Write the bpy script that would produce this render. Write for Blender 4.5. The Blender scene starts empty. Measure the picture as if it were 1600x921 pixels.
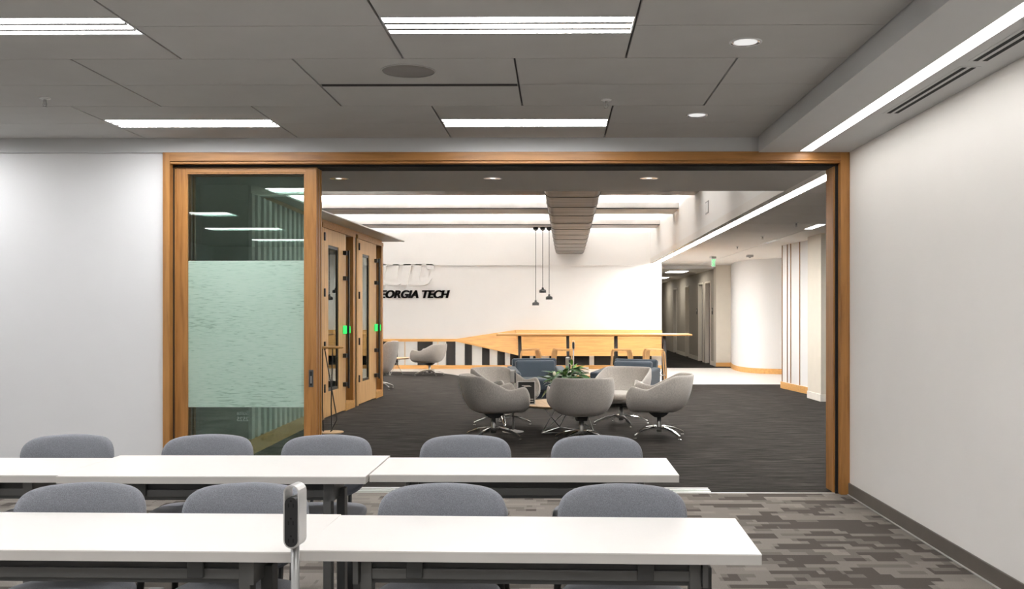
import bpy, bmesh, math, random
from mathutils import Vector, Matrix
random.seed(7)
S = bpy.context.scene
C = S.collection
PI = math.pi
R = math.radians

# ------------------------------------------------------------------ camera, world, exposure
cam_d = bpy.data.cameras.new('camera')
cam = bpy.data.objects.new('camera', cam_d)
C.objects.link(cam)
cam.location = (0, 0, 1.438)
cam.rotation_euler = (R(90), 0, R(0.5))
cam_d.sensor_width = 36.0
cam_d.lens = 36.0 * 1505.0 / 1600.0
cam_d.shift_x = -56.9 / 1600.0
cam_d.shift_y = 29.5 / 1600.0
cam_d.clip_start = 0.05
cam_d.clip_end = 200
S.camera = cam

w = bpy.data.worlds.new('world')
S.world = w
w.use_nodes = True
w.node_tree.nodes['Background'].inputs[0].default_value = (0.9, 0.95, 1.0, 1)
w.node_tree.nodes['Background'].inputs[1].default_value = 0.15

S.view_settings.view_transform = 'Standard'
S.view_settings.look = 'None'
S.view_settings.gamma = 1.0
S.view_settings.use_curve_mapping = False
S.view_settings.exposure = 0.65
S.cycles.max_bounces = 12
S.cycles.diffuse_bounces = 7
S.cycles.glossy_bounces = 5
S.cycles.transparent_max_bounces = 16
S.cycles.caustics_reflective = False
S.cycles.caustics_refractive = False
S.cycles.sample_clamp_indirect = 6.0

E_TROFFER = 26.5     # classroom ceiling lights
E_STRIP = 9.0       # linear slot light in the classroom soffit
E_FAR = 56.0         # linear slot light in the lounge
E_UP = 165.0          # uplights on the lounge beams


# ------------------------------------------------------------------ materials
def new_mat(name):
    m = bpy.data.materials.new(name)
    m.use_nodes = True
    nt = m.node_tree
    return m, nt, nt.nodes['Principled BSDF']


def N(nt, typ, **kw):
    n = nt.nodes.new(typ)
    for k, v in kw.items():
        setattr(n, k, v)
    return n


def ramp(nt, stops):
    r = N(nt, 'ShaderNodeValToRGB')
    els = r.color_ramp.elements
    while len(els) < len(stops):
        els.new(0.5)
    for e, (p, c) in zip(els, stops):
        e.position = p
        e.color = (c[0], c[1], c[2], 1)
    return r


def objcoord(nt, scale=(1, 1, 1), rot=(0, 0, 0)):
    tc = N(nt, 'ShaderNodeTexCoord')
    mp = N(nt, 'ShaderNodeMapping')
    mp.inputs['Scale'].default_value = scale
    mp.inputs['Rotation'].default_value = rot
    nt.links.new(tc.outputs['Object'], mp.inputs['Vector'])
    return mp.outputs['Vector']


def plain(name, col, rough=0.5, metal=0.0, var=0.06, scale=6.0, bump=0.0, bscale=80.0, spec=0.5):
    m, nt, b = new_mat(name)
    b.inputs['Roughness'].default_value = rough
    b.inputs['Metallic'].default_value = metal
    b.inputs['Specular IOR Level'].default_value = spec
    v = objcoord(nt)
    n = N(nt, 'ShaderNodeTexNoise')
    n.inputs['Scale'].default_value = scale
    n.inputs['Detail'].default_value = 3
    nt.links.new(v, n.inputs['Vector'])
    lo = tuple(c * (1 - var) for c in col)
    hi = tuple(min(1, c * (1 + var)) for c in col)
    r = ramp(nt, [(0.3, lo), (0.7, hi)])
    nt.links.new(n.outputs['Fac'], r.inputs['Fac'])
    nt.links.new(r.outputs['Color'], b.inputs['Base Color'])
    if bump:
        n2 = N(nt, 'ShaderNodeTexNoise')
        n2.inputs['Scale'].default_value = bscale
        n2.inputs['Detail'].default_value = 4
        nt.links.new(v, n2.inputs['Vector'])
        bp = N(nt, 'ShaderNodeBump')
        bp.inputs['Strength'].default_value = bump
        bp.inputs['Distance'].default_value = 0.004
        nt.links.new(n2.outputs['Fac'], bp.inputs['Height'])
        nt.links.new(bp.outputs['Normal'], b.inputs['Normal'])
    return m


def wood(name, base, dark, grain='z', rough=0.42, scale=1.0):
    m, nt, b = new_mat(name)
    b.inputs['Roughness'].default_value = rough
    sc = {'z': (26, 26, 1.6), 'x': (1.6, 26, 26), 'y': (26, 1.6, 26)}[grain]
    v = objcoord(nt, tuple(s * scale for s in sc))
    n = N(nt, 'ShaderNodeTexNoise')
    n.inputs['Scale'].default_value = 1.0
    n.inputs['Detail'].default_value = 6
    n.inputs['Roughness'].default_value = 0.62
    n.inputs['Distortion'].default_value = 0.5
    nt.links.new(v, n.inputs['Vector'])
    r = ramp(nt, [(0.28, dark), (0.5, base), (0.75, tuple(min(1, c * 1.18) for c in base))])
    nt.links.new(n.outputs['Fac'], r.inputs['Fac'])
    nt.links.new(r.outputs['Color'], b.inputs['Base Color'])
    bp = N(nt, 'ShaderNodeBump')
    bp.inputs['Strength'].default_value = 0.08
    bp.inputs['Distance'].default_value = 0.002
    nt.links.new(n.outputs['Fac'], bp.inputs['Height'])
    nt.links.new(bp.outputs['Normal'], b.inputs['Normal'])
    return m


def fabric(name, col, scale=420.0, contrast=0.32, bump=0.25, streak=False):
    m, nt, b = new_mat(name)
    b.inputs['Roughness'].default_value = 0.95
    b.inputs['Specular IOR Level'].default_value = 0.15
    b.inputs['Sheen Weight'].default_value = 0.25
    b.inputs['Sheen Roughness'].default_value = 0.5
    v = objcoord(nt, (1, 1, 0.16) if streak else (1, 1, 1))
    n = N(nt, 'ShaderNodeTexNoise')
    n.inputs['Scale'].default_value = scale
    n.inputs['Detail'].default_value = 3
    nt.links.new(v, n.inputs['Vector'])
    r = ramp(nt, [(0.32, tuple(c * (1 - contrast) for c in col)), (0.68, tuple(min(1, c * (1 + contrast)) for c in col))])
    nt.links.new(n.outputs['Fac'], r.inputs['Fac'])
    nt.links.new(r.outputs['Color'], b.inputs['Base Color'])
    bp = N(nt, 'ShaderNodeBump')
    bp.inputs['Strength'].default_value = bump
    bp.inputs['Distance'].default_value = 0.002
    nt.links.new(n.outputs['Fac'], bp.inputs['Height'])
    nt.links.new(bp.outputs['Normal'], b.inputs['Normal'])
    return m


def emit(name, col, strength):
    m = bpy.data.materials.new(name)
    m.use_nodes = True
    nt = m.node_tree
    nt.nodes.clear()
    e = N(nt, 'ShaderNodeEmission')
    e.inputs[0].default_value = (*col, 1)
    e.inputs[1].default_value = strength
    o = N(nt, 'ShaderNodeOutputMaterial')
    nt.links.new(e.outputs[0], o.inputs[0])
    return m


def thin_glass(name, tint, refl=1.0):
    m = bpy.data.materials.new(name)
    m.use_nodes = True
    nt = m.node_tree
    nt.nodes.clear()
    t = N(nt, 'ShaderNodeBsdfTransparent')
    t.inputs[0].default_value = (*tint, 1)
    g = N(nt, 'ShaderNodeBsdfGlossy')
    g.inputs['Roughness'].default_value = 0.004
    g.inputs['Color'].default_value = (0.92, 1.0, 0.96, 1)
    f = N(nt, 'ShaderNodeFresnel')
    f.inputs['IOR'].default_value = 1.55
    mu = N(nt, 'ShaderNodeMath', operation='MULTIPLY')
    mu.inputs[1].default_value = refl
    nt.links.new(f.outputs[0], mu.inputs[0])
    mx = N(nt, 'ShaderNodeMixShader')
    nt.links.new(mu.outputs[0], mx.inputs[0])
    nt.links.new(t.outputs[0], mx.inputs[1])
    nt.links.new(g.outputs[0], mx.inputs[2])
    o = N(nt, 'ShaderNodeOutputMaterial')
    nt.links.new(mx.outputs[0], o.inputs[0])
    return m


def film_mat():
    """frosted privacy film printed with short horizontal dashes"""
    m = bpy.data.materials.new('frosted film')
    m.use_nodes = True
    nt = m.node_tree
    nt.nodes.clear()
    v = objcoord(nt, (12, 1, 130))
    n = N(nt, 'ShaderNodeTexNoise')
    n.inputs['Scale'].default_value = 1.0
    n.inputs['Detail'].default_value = 2
    n.inputs['Distortion'].default_value = 0.6
    nt.links.new(v, n.inputs['Vector'])
    v2 = objcoord(nt, (1.1, 1, 1.6))
    n2 = N(nt, 'ShaderNodeTexNoise')
    n2.inputs['Scale'].default_value = 1.3
    nt.links.new(v2, n2.inputs['Vector'])
    ad = N(nt, 'ShaderNodeMath', operation='MULTIPLY_ADD')
    ad.inputs[1].default_value = 0.55
    nt.links.new(n2.outputs['Fac'], ad.inputs[0])
    nt.links.new(n.outputs['Fac'], ad.inputs[2])
    r = ramp(nt, [(0.56, (0.38, 0.55, 0.45)), (0.66, (0.56, 0.74, 0.635)), (0.85, (0.64, 0.80, 0.70))])
    nt.links.new(ad.outputs[0], r.inputs['Fac'])
    d = N(nt, 'ShaderNodeBsdfDiffuse')
    nt.links.new(r.outputs['Color'], d.inputs[0])
    tl = N(nt, 'ShaderNodeBsdfTranslucent')
    nt.links.new(r.outputs['Color'], tl.inputs[0])
    mx = N(nt, 'ShaderNodeMixShader')
    mx.inputs[0].default_value = 0.32
    nt.links.new(d.outputs[0], mx.inputs[1])
    nt.links.new(tl.outputs[0], mx.inputs[2])
    o = N(nt, 'ShaderNodeOutputMaterial')
    nt.links.new(mx.outputs[0], o.inputs[0])
    return m


def patch_carpet():
    m, nt, b = new_mat('patchwork carpet')
    b.inputs['Roughness'].default_value = 1.0
    b.inputs['Specular IOR Level'].default_value = 0.05

    def cells(sx, sy, off, seed):
        v = objcoord(nt)
        sep = N(nt, 'ShaderNodeSeparateXYZ')
        nt.links.new(v, sep.inputs[0])

        def math_(op, a, bb=None):
            q = N(nt, 'ShaderNodeMath', operation=op)
            for i, z in enumerate((a, bb)):
                if z is None:
                    continue
                if isinstance(z, (int, float)):
                    q.inputs[i].default_value = z
                else:
                    nt.links.new(z, q.inputs[i])
            return q.outputs[0]
        row = math_('FLOOR', math_('DIVIDE', sep.outputs['Y'], sy))
        shift = math_('MULTIPLY', math_('FRACT', math_('MULTIPLY', row, off)), sx)
        col = math_('FLOOR', math_('DIVIDE', math_('ADD', sep.outputs['X'], shift), sx))
        cb = N(nt, 'ShaderNodeCombineXYZ')
        nt.links.new(col, cb.inputs[0])
        nt.links.new(row, cb.inputs[1])
        cb.inputs[2].default_value = seed
        wn = N(nt, 'ShaderNodeTexWhiteNoise', noise_dimensions='3D')
        nt.links.new(cb.outputs[0], wn.inputs['Vector'])
        return wn.outputs['Value'], math_
    a, math_ = cells(0.30, 0.14, 0.37, 1.0)
    c2, _ = cells(0.15, 0.07, 0.61, 5.0)
    c3, _ = cells(0.45, 0.28, 0.5, 9.0)
    mixv = math_('ADD', math_('MULTIPLY', a, 0.58), math_('ADD', math_('MULTIPLY', c2, 0.40), math_('MULTIPLY', c3, 0.17)))
    r = ramp(nt, [(0.0, (0.100, 0.088, 0.077)), (0.43, (0.175, 0.155, 0.137)), (0.55, (0.235, 0.211, 0.187)), (0.80, (0.27, 0.245, 0.217))])
    r.color_ramp.interpolation = 'CONSTANT'
    nt.links.new(mixv, r.inputs['Fac'])
    n = N(nt, 'ShaderNodeTexNoise')
    n.inputs['Scale'].default_value = 260
    n.inputs['Detail'].default_value = 2
    nt.links.new(objcoord(nt), n.inputs['Vector'])
    r2 = ramp(nt, [(0.3, (0.62, 0.62, 0.62)), (0.7, (1.25, 1.25, 1.25))])
    nt.links.new(n.outputs['Fac'], r2.inputs['Fac'])
    mx = N(nt, 'ShaderNodeMix', data_type='RGBA', blend_type='MULTIPLY')
    mx.inputs['Factor'].default_value = 1.0
    nt.links.new(r.outputs['Color'], mx.inputs['A'])
    nt.links.new(r2.outputs['Color'], mx.inputs['B'])
    nt.links.new(mx.outputs['Result'], b.inputs['Base Color'])
    bp = N(nt, 'ShaderNodeBump')
    bp.inputs['Strength'].default_value = 0.4
    bp.inputs['Distance'].default_value = 0.004
    nt.links.new(n.outputs['Fac'], bp.inputs['Height'])
    nt.links.new(bp.outputs['Normal'], b.inputs['Normal'])
    return m


def streak_carpet():
    m, nt, b = new_mat('streaked carpet')
    b.inputs['Roughness'].default_value = 1.0
    b.inputs['Specular IOR Level'].default_value = 0.05
    n = N(nt, 'ShaderNodeTexNoise')
    n.inputs['Scale'].default_value = 1.0
    n.inputs['Detail'].default_value = 5
    n.inputs['Roughness'].default_value = 0.7
    nt.links.new(objcoord(nt, (2.2, 42, 1)), n.inputs['Vector'])
    r = ramp(nt, [(0.34, (0.008, 0.0072, 0.0065)), (0.5, (0.024, 0.0215, 0.0195)), (0.68, (0.080, 0.073, 0.066))])
    nt.links.new(n.outputs['Fac'], r.inputs['Fac'])
    nt.links.new(r.outputs['Color'], b.inputs['Base Color'])
    bp = N(nt, 'ShaderNodeBump')
    bp.inputs['Strength'].default_value = 0.3
    bp.inputs['Distance'].default_value = 0.004
    nt.links.new(n.outputs['Fac'], bp.inputs['Height'])
    nt.links.new(bp.outputs['Normal'], b.inputs['Normal'])
    return m


M = {}
M['lounge_wall'] = plain('lounge wall paint', (0.90, 0.895, 0.885), 0.7, var=0.012, scale=1.5)
M['side_ceiling'] = plain('white side ceiling', (0.86, 0.84, 0.81), 0.8, var=0.01)
M['wall'] = plain('white wall paint', (0.76, 0.76, 0.76), 0.7, var=0.012, scale=1.5, bump=0.03, bscale=160)
M['wall_r'] = plain('right wall paint', (0.88, 0.85, 0.81), 0.6, var=0.02, scale=1.2, bump=0.03, bscale=160)
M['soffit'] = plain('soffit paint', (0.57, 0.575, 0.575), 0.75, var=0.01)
M['far_ceiling'] = plain('lounge soffit paint', (0.62, 0.60, 0.575), 0.8, var=0.01)
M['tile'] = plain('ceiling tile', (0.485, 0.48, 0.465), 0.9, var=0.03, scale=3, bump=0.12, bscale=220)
M['groove'] = plain('ceiling groove', (0.10, 0.095, 0.09), 0.9)
M['cream'] = plain('cream wall paint', (0.68, 0.63, 0.55), 0.7, var=0.02)
M['taupe'] = plain('taupe corridor paint', (0.42, 0.38, 0.32), 0.7, var=0.03)
M['dark_wall'] = plain('dark green grey wall', (0.46, 0.50, 0.47), 0.6, var=0.05)
M['concrete'] = plain('painted concrete beam', (0.46, 0.44, 0.42), 0.85, var=0.14, scale=2.2, bump=0.25, bscale=14)
M['deck'] = plain('white concrete deck', (0.86, 0.84, 0.82), 0.8, var=0.02)
M['baseboard'] = plain('rubber baseboard', (0.115, 0.098, 0.080), 0.5, var=0.08)
M['carpet_patch'] = patch_carpet()
M['carpet_streak'] = streak_carpet()
M['white_floor'] = plain('pale polished floor', (0.80, 0.77, 0.74), 0.3, var=0.02)
M['oak_v'] = wood('oak upright', (0.41, 0.19, 0.052), (0.25, 0.102, 0.023), 'z')
M['oak_h'] = wood('oak level', (0.41, 0.19, 0.052), (0.25, 0.102, 0.023), 'x')
M['oak_light'] = wood('pale oak', (0.62, 0.34, 0.115), (0.47, 0.235, 0.07), 'x')
M['oak_light_v'] = wood('pale oak upright', (0.70, 0.43, 0.19), (0.55, 0.31, 0.12), 'z')
M['oak_deep'] = wood('deep oak', (0.27, 0.135, 0.05), (0.17, 0.08, 0.028), 'z')
M['table_wood'] = wood('blond table wood', (0.72, 0.50, 0.30), (0.60, 0.39, 0.21), 'x')
M['black'] = plain('black metal', (0.012, 0.012, 0.012), 0.45, 0.0)
M['black_gap'] = plain('black groove', (0.008, 0.008, 0.008), 0.8)
M['char'] = plain('charcoal panel', (0.014, 0.013, 0.012), 0.8, spec=0.15)
M['white_panel'] = plain('white laminate panel', (0.70, 0.71, 0.69), 0.45, var=0.02)
M['laminate'] = plain('white table laminate', (0.80, 0.765, 0.725), 0.38, var=0.008)
M['table_edge'] = plain('grey white table edge', (0.60, 0.57, 0.53), 0.5, var=0.02)
M['frame_grey'] = plain('dark grey table frame', (0.085, 0.087, 0.086), 0.4, 0.3)
M['leg_grey'] = plain('grey table leg', (0.16, 0.16, 0.155), 0.4, 0.4)
M['seat_grey'] = fabric('grey seat fabric', (0.215, 0.222, 0.245), 360, 0.25)
M['lounge_grey'] = fabric('warm grey wool', (0.47, 0.44, 0.405), 260, 0.22, streak=True)
M['blue'] = fabric('blue wool', (0.046, 0.061, 0.078), 300, 0.25)
M['chrome'] = plain('polished aluminium', (0.75, 0.75, 0.74), 0.16, 1.0, var=0.02)
M['steel'] = plain('brushed steel', (0.42, 0.42, 0.41), 0.32, 1.0, var=0.03)
M['silver'] = plain('silver plastic', (0.60, 0.59, 0.575), 0.35, 0.35, var=0.02)
M['dark_plastic'] = plain('dark plastic', (0.022, 0.022, 0.022), 0.4)
M['pole'] = plain('grey pole metal', (0.30, 0.295, 0.285), 0.35, 0.5, var=0.02)
M['duct'] = None
M['leaf'] = plain('glossy leaf', (0.045, 0.125, 0.035), 0.35, var=0.45, scale=9)
M['leaf2'] = plain('young leaf', (0.16, 0.36, 0.05), 0.4, var=0.3, scale=9)
M['flower'] = plain('cream flower', (0.8, 0.75, 0.6), 0.6)
M['pot'] = plain('grey planter', (0.16, 0.15, 0.14), 0.6)
M['paper'] = plain('paper', (0.80, 0.76, 0.70), 0.7)
M['yellow'] = plain('yellow cover', (0.70, 0.45, 0.12), 0.6)
M['red'] = plain('red cover', (0.35, 0.07, 0.05), 0.6)
M['white_metal'] = plain('white enamel', (0.75, 0.75, 0.74), 0.35)
M['reflector'] = plain('lamp reflector', (0.85, 0.85, 0.85), 0.2, 0.9)
M['speaker_grille'] = plain('speaker grille', (0.24, 0.225, 0.215), 0.8, bump=0.4, bscale=400)
M['green_led'] = emit('green indicator', (0.05, 0.9, 0.15), 1.0)
M['exit_green'] = emit('exit sign green', (0.35, 0.95, 0.45), 0.9)
M['pane_green'] = thin_glass('green tinted glass', (0.87, 0.925, 0.905), 1.7)
M['pane_clear'] = thin_glass('booth glass', (0.55, 0.58, 0.57), 1.3)
M['film'] = film_mat()
M['vinyl'] = plain('frosted vinyl letters', (0.20, 0.27, 0.24), 0.7)
M['text_black'] = plain('black letter', (0.014, 0.013, 0.012), 0.5)
M['e_troffer'] = emit('troffer lens', (0.985, 0.985, 1.0), E_TROFFER)
M['e_strip'] = emit('slot light lens', (1.0, 0.98, 0.95), E_STRIP)
M['e_far'] = emit('lounge slot lens', (1.0, 0.965, 0.92), E_FAR)
M['e_up'] = emit('uplight lens', (1.0, 0.985, 0.965), E_UP)
M['e_down'] = emit('downlight lamp', (1.0, 0.97, 0.92), 6.0)
M['e_small'] = emit('small panel lens', (1.0, 0.97, 0.93), 9.0)
M['e_corr'] = emit('corridor panel lens', (1.0, 0.95, 0.86), 8.0)
M['teal'] = plain('teal glass panel', (0.22, 0.34, 0.33), 0.2)
M['brown_door'] = wood('dark door veneer', (0.09, 0.065, 0.05), (0.06, 0.04, 0.03), 'z')


def duct_mat():
    m, nt, b = new_mat('galvanised duct')
    b.inputs['Metallic'].default_value = 0.55
    b.inputs['Roughness'].default_value = 0.5
    n = N(nt, 'ShaderNodeTexNoise')
    n.inputs['Scale'].default_value = 1.0
    n.inputs['Detail'].default_value = 4
    nt.links.new(objcoord(nt, (0.9, 3.2, 2)), n.inputs['Vector'])
    r = ramp(nt, [(0.3, (0.085, 0.075, 0.067)), (0.55, (0.17, 0.155, 0.14)), (0.75, (0.26, 0.24, 0.22))])
    nt.links.new(n.outputs['Fac'], r.inputs['Fac'])
    nt.links.new(r.outputs['Color'], b.inputs['Base Color'])
    return m


M['duct'] = duct_mat()


# ------------------------------------------------------------------ mesh helpers
class B:
    def __init__(self):
        self.bm = bmesh.new()

    def box(self, x0, x1, y0, y1, z0, z1):
        x0, x1 = min(x0, x1), max(x0, x1)
        y0, y1 = min(y0, y1), max(y0, y1)
        z0, z1 = min(z0, z1), max(z0, z1)
        v = [self.bm.verts.new(p) for p in ((x0, y0, z0), (x1, y0, z0), (x1, y1, z0), (x0, y1, z0), (x0, y0, z1), (x1, y0, z1), (x1, y1, z1), (x0, y1, z1))]
        for f in ((0, 3, 2, 1), (4, 5, 6, 7), (0, 1, 5, 4), (1, 2, 6, 5), (2, 3, 7, 6), (3, 0, 4, 7)):
            self.bm.faces.new([v[i] for i in f])
        return self

    def prism(self, poly, axis, a, b):
        """extrude a 2D polygon along axis from a to b"""
        def p3(p, t):
            return {'x': (t, p[0], p[1]), 'y': (p[0], t, p[1]), 'z': (p[0], p[1], t)}[axis]
        va = [self.bm.verts.new(p3(p, a)) for p in poly]
        vb = [self.bm.verts.new(p3(p, b)) for p in poly]
        n = len(poly)
        self.bm.faces.new(va)
        self.bm.faces.new(list(reversed(vb)))
        for i in range(n):
            j = (i + 1) % n
            self.bm.faces.new((va[i], vb[i], vb[j], va[j]))
        bmesh.ops.recalc_face_normals(self.bm, faces=self.bm.faces)
        return self

    def tube(self, pts, r, seg=8, closed=False):
        pts = [Vector(p) for p in pts]
        n = len(pts)
        rs = r if isinstance(r, (list, tuple)) else [r] * n
        rings = []
        prev = None
        for i, p in enumerate(pts):
            if closed:
                t = pts[(i + 1) % n] - pts[i - 1]
            else:
                t = pts[min(i + 1, n - 1)] - pts[max(i - 1, 0)]
            t.normalize()
            if prev is None:
                up = Vector((0, 0, 1)) if abs(t.z) < 0.9 else Vector((1, 0, 0))
                prev = t.cross(up).normalized()
            else:
                prev = (prev - t * prev.dot(t)).normalized()
            q = t.cross(prev)
            rings.append([self.bm.verts.new(p + (prev * math.cos(2 * PI * k / seg) + q * math.sin(2 * PI * k / seg)) * rs[i]) for k in range(seg)])
        m = n if closed else n - 1
        for i in range(m):
            a, b = rings[i], rings[(i + 1) % n]
            for k in range(seg):
                self.bm.faces.new((a[k], a[(k + 1) % seg], b[(k + 1) % seg], b[k]))
        if not closed:
            self.bm.faces.new(list(reversed(rings[0])))
            self.bm.faces.new(rings[-1])
        return self

    def lathe(self, prof, seg=24, c=(0, 0, 0), cap=True):
        rings = []
        for r, z in prof:
            rings.append([self.bm.verts.new((c[0] + r * math.cos(2 * PI * k / seg), c[1] + r * math.sin(2 * PI * k / seg), c[2] + z)) for k in range(seg)])
        for a, b in zip(rings, rings[1:]):
            for k in range(seg):
                self.bm.faces.new((a[k], a[(k + 1) % seg], b[(k + 1) % seg], b[k]))
        if cap:
            self.bm.faces.new(list(reversed(rings[0])))
            self.bm.faces.new(rings[-1])
        return self

    def rings(self, loops, cap=True, closed=True):
        vs = [[self.bm.verts.new(p) for p in lp] for lp in loops]
        for a, b in zip(vs, vs[1:]):
            n = len(a)
            for k in range(n if closed else n - 1):
                self.bm.faces.new((a[k], a[(k + 1) % n], b[(k + 1) % n], b[k]))
        if cap:
            self.bm.faces.new(list(reversed(vs[0])))
            self.bm.faces.new(vs[-1])
        return self


def obj(name, b, mat, parent=None, bevel=0, seg=2, smooth=False, sub=0):
    bm = b.bm if isinstance(b, B) else b
    me = bpy.data.meshes.new(name)
    bmesh.ops.recalc_face_normals(bm, faces=bm.faces)
    bm.to_mesh(me)
    bm.free()
    me.materials.append(M[mat] if isinstance(mat, str) else mat)
    o = bpy.data.objects.new(name, me)
    C.objects.link(o)
    if parent is not None:
        o.parent = parent
    if smooth:
        for p in me.polygons:
            p.use_smooth = True
    if bevel:
        md = o.modifiers.new('bevel', 'BEVEL')
        md.width = bevel
        md.segments = seg
        md.limit_method = 'ANGLE'
        md.angle_limit = R(40)
    if sub:
        md = o.modifiers.new('sub', 'SUBSURF')
        md.levels = sub
        md.render_levels = sub
    return o


def tag(o, label, cat, group=None):
    o['label'] = label
    o['category'] = cat
    if group:
        o['group'] = group
    return o


def thing(name, label, cat, loc=(0, 0, 0), rz=0.0, group=None):
    o = bpy.data.objects.new(name, None)
    C.objects.link(o)
    o.empty_display_size = 0.1
    o.location = loc
    o.rotation_euler = (0, 0, rz)
    return tag(o, label, cat, group)


def struct(name, b, mat, **kw):
    o = obj(name, b, mat, **kw)
    o['kind'] = 'structure'
    return o


def dup(root, loc=None, rz=None, label=None, group=None):
    r = root.copy()
    C.objects.link(r)
    if loc is not None:
        r.location = loc
    if rz is not None:
        r.rotation_euler = (0, 0, rz)
    if label:
        r['label'] = label
    if group:
        r['group'] = group
    for ch in list(root.children):
        c = ch.copy()
        C.objects.link(c)
        c.parent = r
        for g in list(ch.children):
            d = g.copy()
            C.objects.link(d)
            d.parent = c
    return r


def text_mesh(name, body, mat, size=1.0, shear=0.0, offset=0.0, extrude=0.0, parent=None):
    cu = bpy.data.curves.new(name, 'FONT')
    cu.body = body
    cu.size = size
    cu.shear = shear
    cu.offset = offset
    cu.extrude = extrude
    t = bpy.data.objects.new(name + '_tmp', cu)
    C.objects.link(t)
    bpy.context.view_layer.update()
    me = bpy.data.meshes.new_from_object(t.evaluated_get(bpy.context.evaluated_depsgraph_get()))
    bpy.data.objects.remove(t)
    bpy.data.curves.remove(cu)
    me.name = name
    me.materials.clear()
    me.materials.append(M[mat])
    o = bpy.data.objects.new(name, me)
    C.objects.link(o)
    if parent is not None:
        o.parent = parent
    return o


def fit_text(o, x0, x1, z0, z1, y, mirror=False):
    """scale the letters into a rectangle of a wall facing -y"""
    vs = o.data.vertices
    ax, bx = min(v.co.x for v in vs), max(v.co.x for v in vs)
    ay, by = min(v.co.y for v in vs), max(v.co.y for v in vs)
    for v in vs:
        u = (v.co.x - ax) / (bx - ax)
        if mirror:
            u = 1 - u
        t = (v.co.y - ay) / (by - ay)
        v.co = Vector((x0 + u * (x1 - x0), y - v.co.z, z0 + t * (z1 - z0)))


# ================================================================== THE SETTING
RX = 2.32        # right wall of the classroom
LX = -7.2        # left wall
BY = -4.6        # wall behind the camera
DY = 7.68        # wall with the wide opening
CZ = 2.835       # classroom ceiling
FZ = 2.74        # lounge ceiling
struct('floor', B().box(LX, RX, BY, 7.70, -0.08, 0.0), 'carpet_patch')
struct('wall_right', B().box(RX, RX + 0.12, BY, 8.0, -0.08, 3.2), 'wall_r')
struct('wall_left', B().box(LX - 0.12, LX, BY, 7.96, -0.08, 3.2), 'wall')
struct('wall_back', B().box(LX - 0.12, RX + 0.12, BY - 0.12, BY, -0.08, 3.2), 'wall')
struct('wall_front', B().box(LX, -3.14, DY, 7.95, -0.08, 3.2).box(-3.14, RX, DY, 7.95, 2.722, 3.2), 'wall')
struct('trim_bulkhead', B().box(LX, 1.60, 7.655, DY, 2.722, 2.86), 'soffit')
struct('baseboard_right', B().box(RX - 0.012, RX, BY, 7.66, 0.0, 0.095), 'baseboard', bevel=0.003)
struct('trim_floor_edge', B().box(RX - 0.022, RX - 0.012, BY, 7.66, 0.0, 0.006), 'silver')
# dropped soffit along the right wall, split around the slot light
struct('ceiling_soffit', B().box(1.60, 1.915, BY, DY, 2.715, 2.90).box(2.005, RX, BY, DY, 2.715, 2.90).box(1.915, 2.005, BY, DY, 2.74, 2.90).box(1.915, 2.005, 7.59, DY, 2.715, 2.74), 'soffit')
sl = thing('slot_light', 'long glowing slot light running along the classroom soffit above the right wall', 'light', (1.96, 1.5, 2.715))
obj('lens', B().box(-0.045, 0.045, BY + 0.2 - 1.5, 7.588 - 1.5, 0.0, 0.012), 'e_strip', sl)
for i, (ya, yb, side) in enumerate(((4.99, 6.17, 'far'), (3.60, 4.90, 'near'))):
    sd = thing('slot_diffuser', 'black twin slot air diffuser in the soffit, ' + ('whole, the farther one' if side == 'far' else 'cut by the picture edge'), 'air vent', (2.13, ya, 2.715), 0, 'air slots in the soffit')
    obj('frame', B().box(-0.05, 0.06, 0, yb - ya, -0.002, 0.0), 'soffit', sd)
    for x in (-0.030, 0.018):
        obj('slot', B().box(x, x + 0.024, 0.02, yb - ya - 0.02, -0.0035, -0.002), 'black_gap', sd)

# ---- classroom ceiling: slab with separate tiles in a running bond
ceil = struct('ceiling', B().box(LX, 1.60, BY, 7.655, CZ + 0.022, CZ + 0.12), 'groove')
LIGHT_X = (-3.28, -0.842)            # columns that carry lights (left edges of tiles)
ROWS = [(3.47 - 0.6 + 0.0, 4.07, 1), (4.07, 5.27, 0), (5.27, 6.475, 1), (6.475, 7.655, 0)]
G = 0.006
tile_cache = {}


def tile(x0, x1, y0, y1):
    key = (round(x1 - x0, 3), round(y1 - y0, 3))
    if key not in tile_cache:
        wx, wy = key
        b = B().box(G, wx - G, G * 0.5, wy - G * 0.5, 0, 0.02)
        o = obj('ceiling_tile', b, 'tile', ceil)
        tile_cache[key] = o.data
    else:
        o = bpy.data.objects.new('ceiling_tile', tile_cache[key])
        C.objects.link(o)
        o.parent = ceil
    o.location = (x0, y0, CZ)


for y0, y1, odd in ROWS:
    ym = (y0 + y1) / 2
    x = -0.842 - 1.219 * 5 + (0.6095 if odd else 0)
    while x < 1.59:
        xa, xb = max(x, LX), min(x + 1.219, 1.60)
        if xb - xa > 0.05:
            lit = (not odd) and any(abs(x - q) < 0.05 for q in (-0.842, -0.842 - 2.438, -0.842 - 4.876))
            vent = odd and abs(x + 1.4515) < 0.05 and y0 > 5
            gap = 0.138 if lit else 0.0
            if y0 > 4.0 or ym - gap > 3.4:
                tile(xa, xb, y0, ym - gap - (0.014 if vent else 0))
            tile(xa, xb, ym + gap + (0.028 if vent else 0), y1)
        x += 1.219
# the rest of the ceiling behind the camera's view
struct('ceiling_rear', B().box(LX, 1.60, BY, 2.87, CZ, CZ + 0.022), 'tile')


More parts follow.
